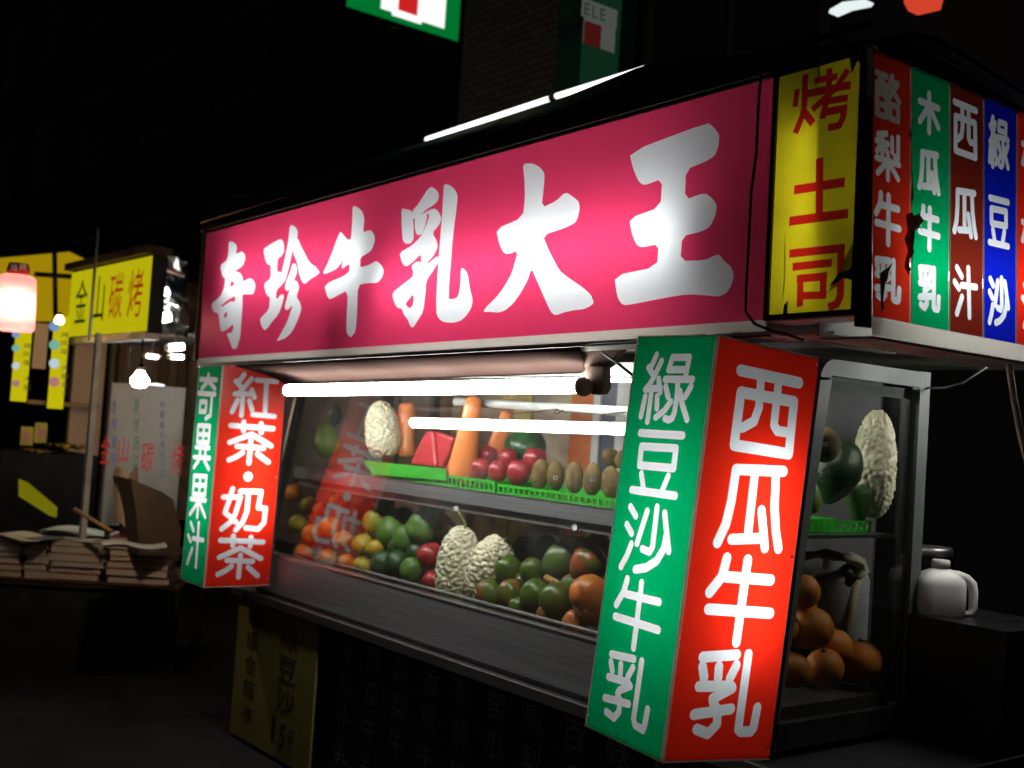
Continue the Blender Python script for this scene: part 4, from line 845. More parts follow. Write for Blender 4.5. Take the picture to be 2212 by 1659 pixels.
# eggs of light on the lower deck: citrus, guavas, mangoes
g1, g2, g3 = 'yellow and orange citrus on the lower deck', 'green fruit on the lower deck', 'mangoes on the lower deck'
CIT = [(200,1030,45,2.57,0,'orange at the lower left corner of the case under the red reflection'),(330,1060,46,2.57,0,'orange second from the lower left corner of the case'),(445,1085,46,2.57,0,'orange left of the yellow-green citrus in the bottom row'),
 (180,870,48,2.66,1,'dim yellow-green citrus at the far left of the lower deck'),(235,770,44,2.78,1,'dim citrus highest in the far left heap'),(250,930,50,2.63,0,'orange under the far left citrus heap'),(345,890,52,2.64,0,'orange in the middle of the left heap seen through the red reflection'),
 (420,960,48,2.61,0,'orange just above the bottom row in the left heap'),(520,815,56,2.72,0,'orange behind the yellow citrus at the top of the heap'),(440,800,50,2.75,0,'orange at the back of the heap left of the top one'),
 (608,865,68,2.66,1,'bright yellow-green citrus at the top of the heap'),(530,985,54,2.60,1,'yellow-green citrus in the middle row left of the small yellow one'),(598,1005,44,2.585,2,'small bright yellow citrus in the middle row beside the dark green fruit'),(535,1105,50,2.565,1,'yellow-green citrus in the bottom row beside the dark green fruit'),(955,910,52,2.72,1,'yellow-green citrus behind the large bitter melon')]
ME_YEL = proto('yellow_citrus', ball(18,1,1.0,.06,.05), fruit_mat('yellow_skin', (.62,.38,.012), (.5,.33,.02), 2.2, .4, bump=.3, bscale=60), lump=.05, seed=11)
for x, y, r, Y, k, lb in CIT:
    o = put([ME_ORANGE, ME_TANG, ME_YEL][k], ['orange','citrus','citrus'][k], x, y, r*1.2, Y, lb, ['orange','citrus fruit','citrus fruit'][k], g1, rot=(random.uniform(-.7,.7), random.uniform(-.7,.7), random.uniform(0,6)), sq=random.uniform(.9,1.12))
    part(ME_CALYX, 'calyx', o, (0,0,.86))
GRN = [(690,915,74,2.65,0,'bumpy green guava left of the largest one in the upper row'),(765,950,60,2.62,0,'small green guava between the two upper guavas'),(862,890,76,2.66,0,'largest bright green guava in the upper row'),
 (650,1095,66,2.575,1,'dark green fruit at the left of the bottom row'),(722,1085,60,2.575,1,'dark green fruit second in the bottom row'),(800,1125,56,2.57,0,'green guava right of the dark green pair in the bottom row'),(735,1010,58,2.62,1,'dark green fruit in shadow between the guava rows'),(830,1030,50,2.64,1,'dark green fruit in shadow left of the red apple')]
for x, y, r, Y, k, lb in GRN: put([ME_GUAVA, ME_LIME][k], ['guava','green_fruit'][k], x, y, r*1.18, Y, lb, ['guava','fruit'][k], g2, stem=(k == 0))
o = put(ME_APPLE, 'apple', 905, 1045, 76, 2.62, 'dark red apple left of the large bitter melon on the lower deck', 'apple', 'apples on the lower deck', rot=(.35,-.1,0)); part(ME_STEM, 'stem', o, (0,0,.72))
o = put(ME_APPLE, 'apple', 930, 1190, 70, 2.60, 'shadowed red apple below the other one beside the bitter melon', 'apple', 'apples on the lower deck', rot=(.2,.1,0)); part(ME_STEM, 'stem', o, (0,0,.72))
MG = [(1345,1140,70,2.61,1,'green mango at the left of the upper row beside the bitter melon'),(1475,1145,66,2.61,1,'green mango second in the upper row'),(1625,1080,86,2.66,1,'large green mango in the upper row beside the red one'),(1775,1100,92,2.66,0,'large red and green mango in the upper row next to the light box'),
 (1240,1265,68,2.565,0,'red-topped mango at the left of the front row'),(1350,1265,66,2.565,0,'red mango second in the front row'),(1480,1275,76,2.565,1,'green mango third in the front row'),(1600,1295,84,2.565,1,'large green mango at the right of the front row'),
 (1815,1300,108,2.57,2,'big ripe orange mango partly behind the green light box'),(1705,1440,66,2.535,2,'small reddish mango low by the sill next to the light box'),(1700,1220,62,2.64,0,'shadowed mango behind the big ripe orange one'),(1420,1205,52,2.62,1,'shadowed green mango under the upper row')]
for i, (x, y, r, Y, k, lb) in enumerate(MG):
    o = put([ME_MANGO, ME_MANGOG, ME_MANGOR][k], 'mango', x, y, r*1.12, Y, lb, 'mango', g3, rot=(random.uniform(-.8,.8), random.uniform(-.8,.8), random.uniform(0,6)), sq=random.uniform(1.0,1.22))
    part(ME_CALYX, 'stem_scar', o, (0,0,1.05))
BK = [(150,700,50,2.90,0,'orange at the very back of the far left heap'),(310,800,52,2.80,0,'orange at the back of the left heap under the shelf rail'),(390,745,48,2.88,1,'yellow-green citrus at the back of the left heap under the rail'),(560,770,50,2.84,1,'yellow-green citrus behind the top of the heap'),(660,800,60,2.80,2,'green guava at the back behind the bright citrus'),(760,840,62,2.78,2,'green guava at the back between the two upper guavas'),(900,800,60,2.86,2,'green guava at the back behind the bitter melon stem'),
 (1430,1010,70,2.80,3,'shadowed mango at the back behind the small bitter melon'),(1550,1000,72,2.82,4,'shadowed green mango at the back left of the metal sheet'),(1690,1010,76,2.84,3,'shadowed mango at the back above the large green one'),(1830,1010,80,2.80,5,'ripe mango at the back next to the light box'),(1390,1330,52,2.545,4,'low green mango by the sill under the front row'),(1545,1370,56,2.545,3,'low shadowed mango by the sill below the third one')]
for x, y, r, Y, k, lb in BK:
    o = put([ME_ORANGE, ME_TANG, ME_GUAVA, ME_MANGO, ME_MANGOG, ME_MANGOR][k], ['orange','citrus','guava','mango','mango','mango'][k], x, y, r, Y, lb, ['orange','citrus fruit','guava','mango','mango','mango'][k], [g1,g1,g2,g3,g3,g3][k], rot=(random.uniform(-.8,.8), random.uniform(-.8,.8), random.uniform(0,6)))
    part(ME_CALYX, 'calyx', o, (0,0,.95))
# bamboo bits and crinkled foil between the fruit
BAM = mat('bamboo', (.42,.2,.05), .5, c2=(.3,.13,.03), scale=20)
for pts, lb, Y in (([(965,820),(1000,850),(1045,885)],'short brown bamboo piece above the large bitter melon',2.74),([(1545,1165),(1585,1190),(1635,1205)],'short brown bamboo piece between the mango rows',2.60)):
    b = MB(); w = [at(*cpx(*p),'Y',Y) for p in pts]; s = .3905*mpp(w[0]); b.tube([w[0],w[0].lerp(w[1],.8),w[1],w[1].lerp(w[2],.3),w[2]], [18*s,20*s,24*s,18*s,12*s], 9); o = b.build('bamboo_piece', BAM); tag(o, lb, 'bamboo', 'bamboo pieces')
FO = mat('foil', (.75,.62,.5), .25, 1)
a, c, d = at(*cpx(1640,930),'Y',2.80), at(*cpx(1760,945),'Y',2.80), at(*cpx(1640,1010),'Y',2.78)
g = [[a+(d-a)*(i/16)+(c-a)*(j/2)+AY*(.008*(i % 2)) for j in range(3)] for i in range(17)]
b = MB(); b.sheet(g, th=(0,.002,0), smooth=False); o = b.build('foil_sheet', FO); tag(o, 'small corrugated metal sheet behind the mangoes', 'sheet')
# right-hand end of the case
def r6(x, y): return ((2300+x/1.272)/1.38889, (1000+y/1.272)/1.38889)
k6 = 1/1.272/1.38889
def put6(me, name, x, y, r, X, *a, **kw): return put(me, name, *r6(x, y), r*k6, X, *a, close=False, ax='X', **kw)
put6(ME_AVO, 'avocado', 272, 530, 88, -2.130, 'large dark avocado tilted at the right end of the upper shelf', 'avocado', 'avocados', rot=(math.pi-.35,.1,0))
o = put6(ME_KIWI, 'kiwi', 222, 425, 58, -2.070, 'dim brown kiwi with a sticker beside the dark avocado', 'kiwi', 'kiwis on the upper shelf', rot=(.3,.2,0), sq=.85)
d = Vector((EYE-o.location)).normalized(); v = (o.rotation_euler.to_matrix().inverted() @ d); part(ME_STK, 'sticker', o, Vector((v.x,v.y,v.z*1.42))*.97, .8, v.to_track_quat('Z','Y').to_euler())
put6(ME_GPOM, 'green_pomelo', 158, 625, 52, -2.090, 'yellow-green fruit under the dark avocado beside the red light box', 'fruit', 'green fruit', rot=(0,0,0))
t, a = at(*r6(425,295),'X',-2.150), at(*r6(395,705),'X',-2.150); s = 82*k6*mpp(a)/.5
place(ME_BIT, 'bitter_melon', (t+a)/2, (s,s,(t-a).length/2), 'pale yellow bitter melon standing at the right end of the upper shelf', 'bitter melon', 'white bitter melons', (t-a).to_track_quat('Z','Y').to_euler())
a, t = at(*r6(355,735),'X',-2.130), at(*r6(345,600),'X',-2.130); b = MB(); b.lathe(a, [(0,0),(.012,0),(.035,.06),(.042,.10),(.038,.12),(0,.118)], axis=t-a, n=16)
o = b.build('green_cone', fruit_mat('leaf_green', (.08,.2,.04), (.05,.14,.03), 3, .5)); tag(o, 'green pointed wrap under the bitter melon at the right end', 'wrap')
y0, y1 = at(*r6(150,745),'X',-2.04).y, at(*r6(470,745),'X',-2.04).y
tr = thing('plastic_tray', 'green plastic tray seen end-on through the right side pane', 'tray', (-2.11,2.75,zs), 'green plastic trays on the upper shelf')
q = MB(); q.box((-2.09,2.61,zs+.026),(-2.084,3.02,zs+.034)); q.box((-2.09,2.61,zs),(-2.084,3.02,zs+.006))
for i in range(15): q.box((-2.0895,2.612+i*.028,zs+.004),(-2.0845,2.624+i*.028,zs+.028))
q.build('slotted_end', GP, tr); MB().box((-2.11,2.61,zs+.001),(-2.091,3.02,zs+.005)).build('base', GP, tr)
GRP = [(120,1040,64,-2.13,'grapefruit behind the uppermost ones of the right-hand pile'),(255,1195,66,-2.10,'grapefruit at the back of the right-hand pile above the bottom centre one'),(135,985,62,-2.060,'uppermost large orange grapefruit by the red light box'),(168,1125,78,-2.060,'large orange grapefruit in the middle of the pile by the red light box'),(95,1285,66,-2.060,'orange grapefruit at the bottom left of the right-hand pile'),(222,1275,66,-2.055,'orange grapefruit at the bottom centre of the right-hand pile'),(365,1250,74,-2.090,'dim grapefruit alone at the right of the pile'),(60,1130,66,-2.100,'grapefruit of the right-hand pile almost hidden by the red light box')]
for x, y, r, X, lb in GRP:
    o = put6(ME_GRAPE, 'grapefruit', x, y, r*1.12, X, lb, 'grapefruit', 'grapefruits in the right end of the case'); part(ME_CALYX, 'calyx', o, (0,0,.9))
# pale jointed handle and grey jar inside
PALE = mat('pale_plastic', (.62,.55,.42), .5, c2=(.5,.42,.3))
hd = thing('press_handle', 'pale jointed handle with a long wooden arm behind the grapefruits', 'handle', tuple(at(*r6(280,1260),'X',-2.190)))
w = [at(*r6(*p),'X',-2.190) for p in ((110,855),(150,850),(185,845),(225,842),(262,850),(290,855),(325,858),(360,875),(372,905),(345,935))]
s = k6*mpp(w[0]); MB().tube(w, [14*s,18*s,13*s,22*s,20*s,14*s,24*s,22*s,22*s,14*s], 12).build('grip', PALE, hd)
w = [at(*r6(*p),'X',-2.190) for p in ((345,940),(320,1080),(278,1255))]; MB().tube(w, [18*s,14*s,12*s], 10).build('arm', mat('pale_wood', (.4,.3,.17), .6), hd)
w = [at(*r6(*p),'X',-2.115) for p in ((300,900),(325,935),(310,960))]; MB().tube(w, [16*s,26*s,14*s], 9).build('joint', BLACK, hd)
a = at(*r6(270,1190),'X',-2.270); b = MB(); b.lathe(a, [(0,0),(.085,0),(.09,.02),(.09,.21),(.08,.235),(.06,.24),(.06,.27),(0,.27)], n=22); o = b.build('plastic_jar', mat('grey_plastic', (.35,.36,.34), .4)); tag(o, 'grey plastic jar behind the pale handle in the right end of the case', 'jar')

# ------------------------------------------------------------------ behind the case: partition boards and working lamp
pt = thing('back_partition', 'boards and posters hung behind the fruit case inside the stall', 'partition', (-4,3.5,.7))
PB = [(560,690,(.05,.035,.03)),(690,800,(.10,.055,.03)),(800,862,(.05,.03,.02)),(862,975,(.16,.09,.05)),(975,1085,(.3,.22,.15)),(1085,1150,(.62,.38,.12)),(1150,1232,(.42,.33,.24)),(1232,1282,(.75,.14,.03)),(1282,1298,(.6,.58,.52)),(1298,1330,(.06,.07,.10)),(1330,1420,(.6,.6,.6)),(1420,1600,(.2,.15,.12)),(1600,1900,(.05,.045,.05))]
for i, (p0, p1, c) in enumerate(PB):
    x0, x1 = at(p0, 930, 'Y', 3.5).x, at(p1, 930, 'Y', 3.5).x
    MB().box((x0+.002,3.50-.006*(i % 3),.70),(x1-.002,3.512-.006*(i % 3),1.79)).build('board', mat('board_%d' % i, tuple(min(.8, v*1.7) for v in c), .6, c2=tuple(v*.75 for v in c), scale=5), pt)
x0 = at(1150,930,'Y',3.47).x
for j in range(3): MB().box((x0+.06,3.475,1.30-j*.12),(x0+.22,3.478,1.36-j*.12)).build('printed_patch', mat('print_brown', (.25,.12,.08), .6), pt)
for j, zz in enumerate((1.2,1.12)): MB().box((at(1240,930,'Y',3.47).x,3.482,zz),(at(1276,930,'Y',3.47).x,3.4845,zz+.05)).build('printed_patch', mat('print_white', (.7,.6,.5), .6), pt)
q = at(1340,817,'Y',2.72); wl = thing('tube_lamp', 'fluorescent tube inside the top of the fruit case beside the tall green light box', 'lamp', tuple(q))
tube_lamp(wl, Vector((-3.16,2.72,q.z)), Vector((-2.04,2.72,q.z)), r=.013, m=tube_mat(24)); MB().box((-3.16,2.70,q.z+.016),(-2.04,2.74,1.731)).build('batten', ENAMEL, wl)

# ------------------------------------------------------------------ right of the case: bin, jug, glass jar, cables
X0, X1 = at(1962,1340,'Y',3.06).x, at(2172,1340,'Y',3.06).x; zt = 1.042
bn = thing('storage_box', 'black lidded box standing beside the fruit case under the white jug', 'box', (X0,3.08,.684))
MB().hexa([(X0+.01,3.08,.684),(X1-.012,3.08,.684),(X1-.012,3.40,.684),(X0+.01,3.40,.684),(X0,3.07,zt-.03),(X1,3.07,zt-.03),(X1,3.42,zt-.03),(X0,3.42,zt-.03)]).build('body', mat('black_plastic', (.014,.014,.015), .35), bn)
MB().box((X0-.006,3.064,zt-.029),(X1+.006,3.426,zt)).build('lid', mat('black_plastic_lid', (.018,.018,.02), .25), bn)
jc = at(2038,1330,'Y',3.17); jc.z = zt; s = mpp(jc)
JUG = mat('milky_plastic', (.85,.84,.80), .35, c2=(.8,.78,.73)); jg = thing('plastic_jug', 'white plastic jug with a handle standing on the black box', 'jug', tuple(jc))
rt_ = Vector((.615,.788,0)).normalized(); dp_ = Vector((-.788,.615,0)).normalized()
b = MB(); hw = 52*s; H = 112*s; n = 28; rings = []
for r, h in ((.95,0),(1,.03),(1,.58),(.99,.63),(.92,.70),(.70,.80),(.44,.88),(.34,.90),(.33,.92)):
    rg = []
    for j in range(n):
        a = 2*math.pi*j/n; cx_, sy_ = math.cos(a), math.sin(a); k = 1 if r < .5 else (abs(cx_)**8+abs(sy_)**8)**(-.125)*.93
        rg.append(jc+rt_*(cx_*hw*r*k-hw*.22)+dp_*(sy_*hw*r*k*.75)+AZ*h*H)
    rings.append(rg)
b.sheet([rg+[rg[0]] for rg in rings]); b.add(rings[0], [tuple(range(n))]); b.add(rings[-1], [tuple(range(n))]); b.build('body', JUG, jg)
b = MB(); b.lathe(jc+AZ*H*.915-rt_*hw*.22, [(0,0),(.37*hw,0),(.37*hw,.12*H),(.32*hw,.14*H),(0,.14*H)], n=20); b.build('cap', mat('cap_white', (.8,.78,.74), .4), jg)
b = MB(); b.tube([jc+rt_*(hw*f)+AZ*h*H for f, h in ((.15,.80),(.55,.78),(.90,.72),(1.12,.62),(1.2,.46),(1.2,.16),(1.1,.05),(.7,.04))], [.16*hw,.17*hw,.19*hw,.20*hw,.19*hw,.18*hw,.15*hw,.12*hw], 12); b.build('handle', JUG, jg)
p = at(2012,1200,'Y',3.36); s = mpp(p); gj = thing('glass_jar', 'glass jar with a metal lid behind the white jug', 'jar', (p.x,p.y,1.08))
MB().lathe((p.x,p.y,1.078), [(0,0),(40*s,0),(46*s,.01),(46*s,p.z-1.078-.02),(40*s,p.z-1.078-.008),(40*s,p.z-1.078)], n=22).build('body', glass('jar_glass', (.55,.58,.55), f0=.06, smear=.0), gj)
MB().lathe((p.x,p.y,p.z+.001), [(0,0),(44*s,0),(44*s,16*s),(40*s,19*s),(0,19*s)], n=22).build('lid', CAPM, gj)
cb = MB(); cb.tube([at(*q_, 'Y', 2.75) for q_ in ((2178,770),(2181,800),(2190,860),(2203,930),(2222,1010),(2240,1120))], .0085, 8); o = cb.build('white_cable', mat('white_rubber', (.6,.58,.54), .5)); tag(o, 'thick white cable hanging below the coloured menu sign', 'cable')
cb = MB(); cb.tube([at(*q_, 'Y', 3.1) for q_ in ((1996,838),(2040,838),(2080,826),(2120,800),(2145,782))], .0035, 6); o = cb.build('grey_wire', mat('grey_wire', (.2,.2,.19), .5)); tag(o, 'thin grey wire drooping from the case to the roof corner', 'wire')
cb = MB(); cb.tube([at(*q_, 'Y', 2.05) for q_ in ((1645,150),(1638,230),(1634,330),(1622,420),(1617,520),(1612,610),(1610,672),(1630,700),(1668,715),(1700,722),(1735,735))], .0035, 6); o = cb.build('black_wire', CABLE); tag(o, 'thin black wire hanging down the right end of the pink sign', 'wire')
cl = thing('tube_lamp', 'added tube lamp, out of view behind the coloured menu sign', 'lamp', (-1.63,3.1,1.80))  # lamp added out of sight to brighten the jug and the case's right end
tube_lamp(cl, (-1.63,3.02,1.80), (-1.63,3.62,1.80), m=tube_mat(95)); MB().box((-1.645,3.0,1.818),(-1.615,3.64,1.84)).build('batten', ENAMEL, cl)
# dark far end of the stall seen past the case
bs = thing('tool_rack', 'dark rack of shelves at the back right of the stall', 'rack', (-.9,4.3,0))
for zz in (.45,.9,1.35): MB().box((-2.0,4.2,zz),(-.2,4.6,zz+.02)).build('shelf', BLACK, bs)
for x in (-2.0,-.22): 
    for y in (4.2,4.58): MB().box((x,y,0),(x+.02,y+.02,1.9)).build('upright', BLACK, bs)
# ------------------------------------------------------------------ lamps and signs above
q = [at(918,302,'Y',3.75), at(1193,211,'Y',3.75), at(1197,209,'Y',3.75), at(1400,146,'Y',3.75)]
for i, (a, c, lb) in enumerate(((q[0],q[1],'left bare white tube lamp slanting above the pink sign roof'),(q[2],q[3],'right tube lamp above the sign, its far end dipping behind the roof'))):
    l_ = thing('tube_lamp', lb, 'lamp', tuple(a), 'bare tubes above the roof'); tube_lamp(l_, a, c, r=.014, m=tube_mat(2.2))
    MB().obox(a+AY*.02-AZ*.0, c-a, AY*.03, AZ*.03).build('batten', DARKM, l_)
GS = emit('green_sign_face', (0.0,.22,.035), .75); WS = emit('white_sign_face', (.95,1,.95), 1.1); RS = emit('red_sign_face', (.75,.02,.02), .8)
def sign_faces(parent, X, quads):
    for px0, py0, px1, py1, m_, d, nm in quads:
        a, c = at(px0, py1, 'X', X), at(px1, py0, 'X', X); MB().box((X+d,a.y,a.z),(X+d+.004,c.y,c.z)).build(nm, m_, parent)
X = -9.0; a, c = at(745,35,'X',X), at(992,74,'X',X); z0 = (a.z+c.z)/2
sv = thing('shop_sign', 'bright green and white shop sign with a red stroke hanging at the top edge', 'sign', (X,(a.y+c.y)/2,z0))
MB().box((X-.2,a.y,z0),(X-.006,c.y,z0+1.6)).build('housing', DARKM, sv)
MB().box((X-.004,a.y+.01,z0+.01),(X,c.y-.01,z0+1.59)).build('green_face', GS, sv)
def yz(px, py): p = at(px, py, 'X', X); return p.y, p.z
(ya, zb), (yc, _) = yz(822,18), yz(962,18); MB().box((X+.002,ya,zb),(X+.006,yc,zb+.9)).build('white_panel', WS, sv)
(ya, zb), (yc, _) = yz(845,33), yz(910,33); MB().box((X+.008,ya,zb),(X+.012,yc,zb+.9)).build('stroke_outline', WS, sv)
(ya, zb), (yc, _) = yz(858,22), yz(900,22); MB().box((X+.014,ya,zb),(X+.018,yc,zb+.9)).build('red_stroke', RS, sv)
p = at(855,64,'X',X-.1); MB().lathe((X-.1,p.y,z0-.04), [(0,0),(.07,0),(.09,.02),(.03,.039),(0,.039)], n=12).build('lamp_fitting', CAPM, sv)
# second sign, unlit; its faces get a weak added glow to show up
X = -5.7
GS2 = emit('dim_green_face', (.03,.16,.07), .12); WS2 = emit('dim_white_face', (.62,.66,.6), .11); RS2 = emit('dim_red_face', (.5,.05,.04), .11)
a, c = at(1252,150,'X',X), at(1336,150,'X',X); z0 = a.z-.1
s2 = thing('shop_sign', 'dim green, white and red shop sign standing on edge behind the tube lamps', 'sign', (X,a.y,z0))
MB().box((X-.25,a.y,z0),(X-.006,c.y,z0+1.3)).build('housing', mat('dim_green_housing', (.02,.10,.06), .5), s2)
MB().box((X-.004,a.y+.005,z0+.01),(X,c.y-.005,z0+1.28)).build('green_face', GS2, s2)
(ya, zb), (yc, zc) = yz(1258,92), yz(1330,42); MB().box((X+.002,ya,zb),(X+.006,yc,zb+.18)).build('white_panel', WS2, s2)
(ya, zb), (yc, zc) = yz(1258,95), yz(1298,42); MB().box((X+.008,ya,zb+.004),(X+.012,yc,zb+.155)).build('red_stroke', RS2, s2)
(ya, zb), (yc, _) = yz(1255,34), yz(1332,34); MB().box((X+.002,ya,zb),(X+.006,yc,zb+.12)).build('white_panel', WS2, s2)
for i in range(3): put_char('ELE'[i], (X+.008, ya+.02+i*.07, zb+.015), (0,.045,0), (0,0,.08), GS2, s2, 'printed_mark')
c = at(1337,150,'X',X); d = at(1376,150,'X',X); MB().box((X-.2,c.y+.002,z0-.2),(X-.03,d.y,z0+1.3)).build('side_panel', mat('dim_green_side', (.05,.22,.15), .5), s2)
# little far sign under the yellow box
X = -3.2; s3 = thing('shop_sign', 'tiny distant white, red and green sign glimpsed below the yellow box', 'sign', tuple(at(1755,755,'X',X)))
WS3 = emit('far_white_face', (.9,1,.95), 1.0)
for px0, py0, px1, py1, m_, d, nm in ((1738,727,1770,756,GS,0,'green_face'),(1741,728,1768,746,WS3,.006,'white_panel'),(1756,728,1764,744,RS,.012,'red_stroke')):
    a, c = at(px0, py1, 'X', X), at(px1, py0, 'X', X); MB().box((X+d,a.y,a.z),(X+d+.004,c.y,c.z)).build(nm, m_, s3)
a, c = at(1738,756,'X',X), at(1770,727,'X',X); MB().box((X-.06,a.y,a.z),(X-.003,c.y,c.z)).build('housing', DARKM, s3)
# fragments of a sign at the top right
Y = 4.9; s4 = thing('shop_sign', 'slanting white and red lit sign cut by the top right edge', 'sign', tuple(at(1900,20,'Y',Y)))
for pts, m_ in ((((1790,28),(1822,14),(1862,6),(1868,-2),(1820,4),(1792,20)), emit('far_white_strip', (.9,1,1), .9)), (((1952,6),(1962,24),(2012,12),(2020,-20),(1956,-20)), emit('far_red_strip', (.8,.07,.03), .8))):
    P = [at(*p, 'Y', Y) for p in pts]; n = len(P); b = MB(); b.add([*P, *[p+AY*.08 for p in P]], [tuple(range(n)), tuple(range(n,2*n))[::-1]]+[(i,(i+1)%n,n+(i+1)%n,n+i) for i in range(n)]); b.build('lit_face', m_, s4)

# ------------------------------------------------------------------ next stall down the lane (left background)
# its yellow front sign, in line with the pink one
Y = 2.5; c0, c1 = at(145,592,'Y',Y), at(322,553,'Y',Y); z1 = c0.z; z0 = at(155,727,'Y',Y).z; x0, x1 = at(150,660,'Y',Y).x, at(321,640,'Y',Y).x
ns = thing('sign_box', 'yellow lit sign of the neighbouring barbecue stall with dark and red characters', 'sign', (x0,Y,z0))
YE = emit('yellow_sign_face', (.62,.56,.005), .75)
MB().box((x0,Y,z0),(x1,Y+.005,z1)).build('face_panel', YE, ns); MB().box((x0,Y+.006,z0-.01),(x1,Y+.10,z1+.01)).build('housing', DARKM, ns)
MB().box((x0-.02,Y-.05,z1+.012),(x1+.02,Y+.12,z1+.06)).build('awning_bar', mat('awning_brown', (.05,.03,.02), .7), ns)
MB().box((x0-.02,Y-.012,z0-.05),(x1+.02,Y+.08,z0-.012)).build('bottom_lip', LIP, ns)
DKG = emit('dark_green_ink', (.015,.04,.004), .6); RDI = emit('red_sign_ink', (.5,.045,.004), .6)
wch = (x1-x0)/4.4
for i, ch in enumerate('金山碳烤'): put_char(ch, (x0+.10*wch*4+i*wch, Y-.003, z0+.09), (wch*.72,0,0), (0,0,(z1-z0)*.66), DKG if i < 2 else RDI, ns)
# grey post and thin mast
pp = at(212,720,'X',-6.85); o = MB().box((-6.87,pp.y-.012,0),(-6.83,pp.y+.02,pp.z)).build('grey_post', mat('grey_post', (.45,.47,.45), .5)); tag(o, 'grey upright post at the left edge of the white board', 'post')
a = at(212,492,'X',-7.4); o = MB().tube([a, (a.x,a.y,1.9)], .010, 7).build('thin_mast', mat('mast_grey', (.3,.3,.3), .5)); tag(o, 'thin pale mast rising above the yellow barbecue sign', 'mast')
# white board with coloured handwriting
X = -6.8; a, c = at(218,1135,'X',X), at(402,838,'X',X)
WB = film('white_board', (.62,.63,.62), dirt=(.4,.36,.3), dirt_amt=.6)
wb = thing('notice_board', 'white board with red, blue and green vertical writing beside the light box', 'board', (X,(a.y+c.y)/2,a.z))
MB().box((X-.012,a.y,a.z),(X,c.y,c.z)).build('panel', WB, wb); MB().box((X-.02,a.y+.03,0),(X-.013,a.y+.06,a.z+.1)).build('leg', DARKM, wb); MB().box((X-.02,c.y-.06,0),(X-.013,c.y-.03,a.z+.1)).build('leg', DARKM, wb)
INKR = emit('board_red_ink', (.3,.02,.015), .9); INKB = emit('board_blue_ink', (.07,.08,.16), .7); INKG = emit('board_green_ink', (.05,.13,.07), .7)  # inks glow faintly, standing in for light coming through the board
def board_col(chars, px, py0, py1, wpx, ink):
    n = len(chars); hstep = (py1-py0)/n
    for j, ch in enumerate(chars):
        p = at(px-wpx/2, py0+(j+.85)*hstep, 'X', X+.002); s_ = mpp(p)*1.02
        put_char(ch, p, (0,wpx*s_,0), (0,0,hstep*.78*s_), ink, wb)
board_col('金', 225, 938, 1012, 20, INKR); board_col('山', 264, 938, 1010, 22, INKR); board_col('碳', 316, 950, 1032, 26, INKR); board_col('烤', 381, 952, 1040, 26, INKR)
board_col('香烤雞排', 245, 862, 1012, 11, INKB); board_col('現烤蔬菜', 293, 860, 1020, 12, INKG); board_col('特製醬料美味可口', 350, 865, 1035, 11, INKB)
bl_ = thing('tube_lamp', 'added tube lamp, out of view behind the white board, shining through it', 'lamp', (-7.15,a.y+.2,1.35))  # unseen tube put in so the board is lit from behind
tube_lamp(bl_, (-7.2,a.y+.16,1.40), (-7.2,c.y+.02,1.40), m=tube_mat(70)); MB().tube([(-7.2,(a.y+c.y)/2,1.465),(-7.2,(a.y+c.y)/2,1.9)], .006, 6).build('hanger', DARKM, bl_)
# warm back wall of that stall, hood, lamps
nb = thing('stall_interior', 'warm lit back wall of the neighbouring stall', 'stall wall', (-9,2.8,0))
WARM = mat('warm_wall', (.5,.34,.22), .7, c2=(.4,.26,.17), scale=2)
a, c = at(150,905,'X',-8.6), at(232,735,'X',-8.6); MB().box((-8.66,a.y,.6),(-8.6,c.y,c.z)).build('wall', WARM, nb)
a, c = at(232,905,'X',-9.2), at(415,690,'X',-9.2); MB().box((-9.26,a.y,.6),(-9.2,c.y+.2,c.z+.3)).build('wall', mat('dim_wall', (.4,.28,.2), .7, c2=(.25,.17,.12)), nb)
for px in (262,352,392): p = at(px,800,'X',-9.0); MB().box((-9.02,p.y-.03,.6),(-8.98,p.y+.03,2.1)).build('upright', mat('wood_upright', (.2,.11,.05), .6), nb)
p0, p1 = at(225,735,'X',-8.9), at(400,735,'X',-8.9); MB().box((-9.0,p0.y,p0.z),(-7.4,p1.y,p0.z+.02)).build('ceiling_board', mat('pale_ceiling', (.4,.38,.35), .6), nb)
hd = thing('steel_hood', 'crumpled shiny steel hood between the yellow sign and the pink sign', 'hood', tuple(at(360,700,'X',-7.2)))
rnd = random.Random(5); g = []
for i in range(9):
    r_ = []
    for j in range(8):
        px = 322+j*12+rnd.uniform(-3,3); py = 548+i*21+rnd.uniform(-4,4)+j*2; r_.append(at(px, py, 'X', -7.15-.12*rnd.random()-.06*math.sin(i*1.1)))
    g.append(r_)
MB().sheet(g, th=(-.004,0,0)).build('skin', mat('bright_steel', (.7,.74,.72), .22, 1, c2=(.5,.55,.52), scale=6), hd)
MB().tube([at(318,548,'X',-7.1), at(352,546,'X',-7.1), at(372,542,'X',-7.1)], .012, 8).build('rim', ALU, hd)
MB().tube([at(340,575,'X',-7.1), at(368,585,'X',-7.1), at(398,596,'X',-7.1)], .014, 8).build('strap', mat('pink_strap', (.6,.35,.33), .5), hd)
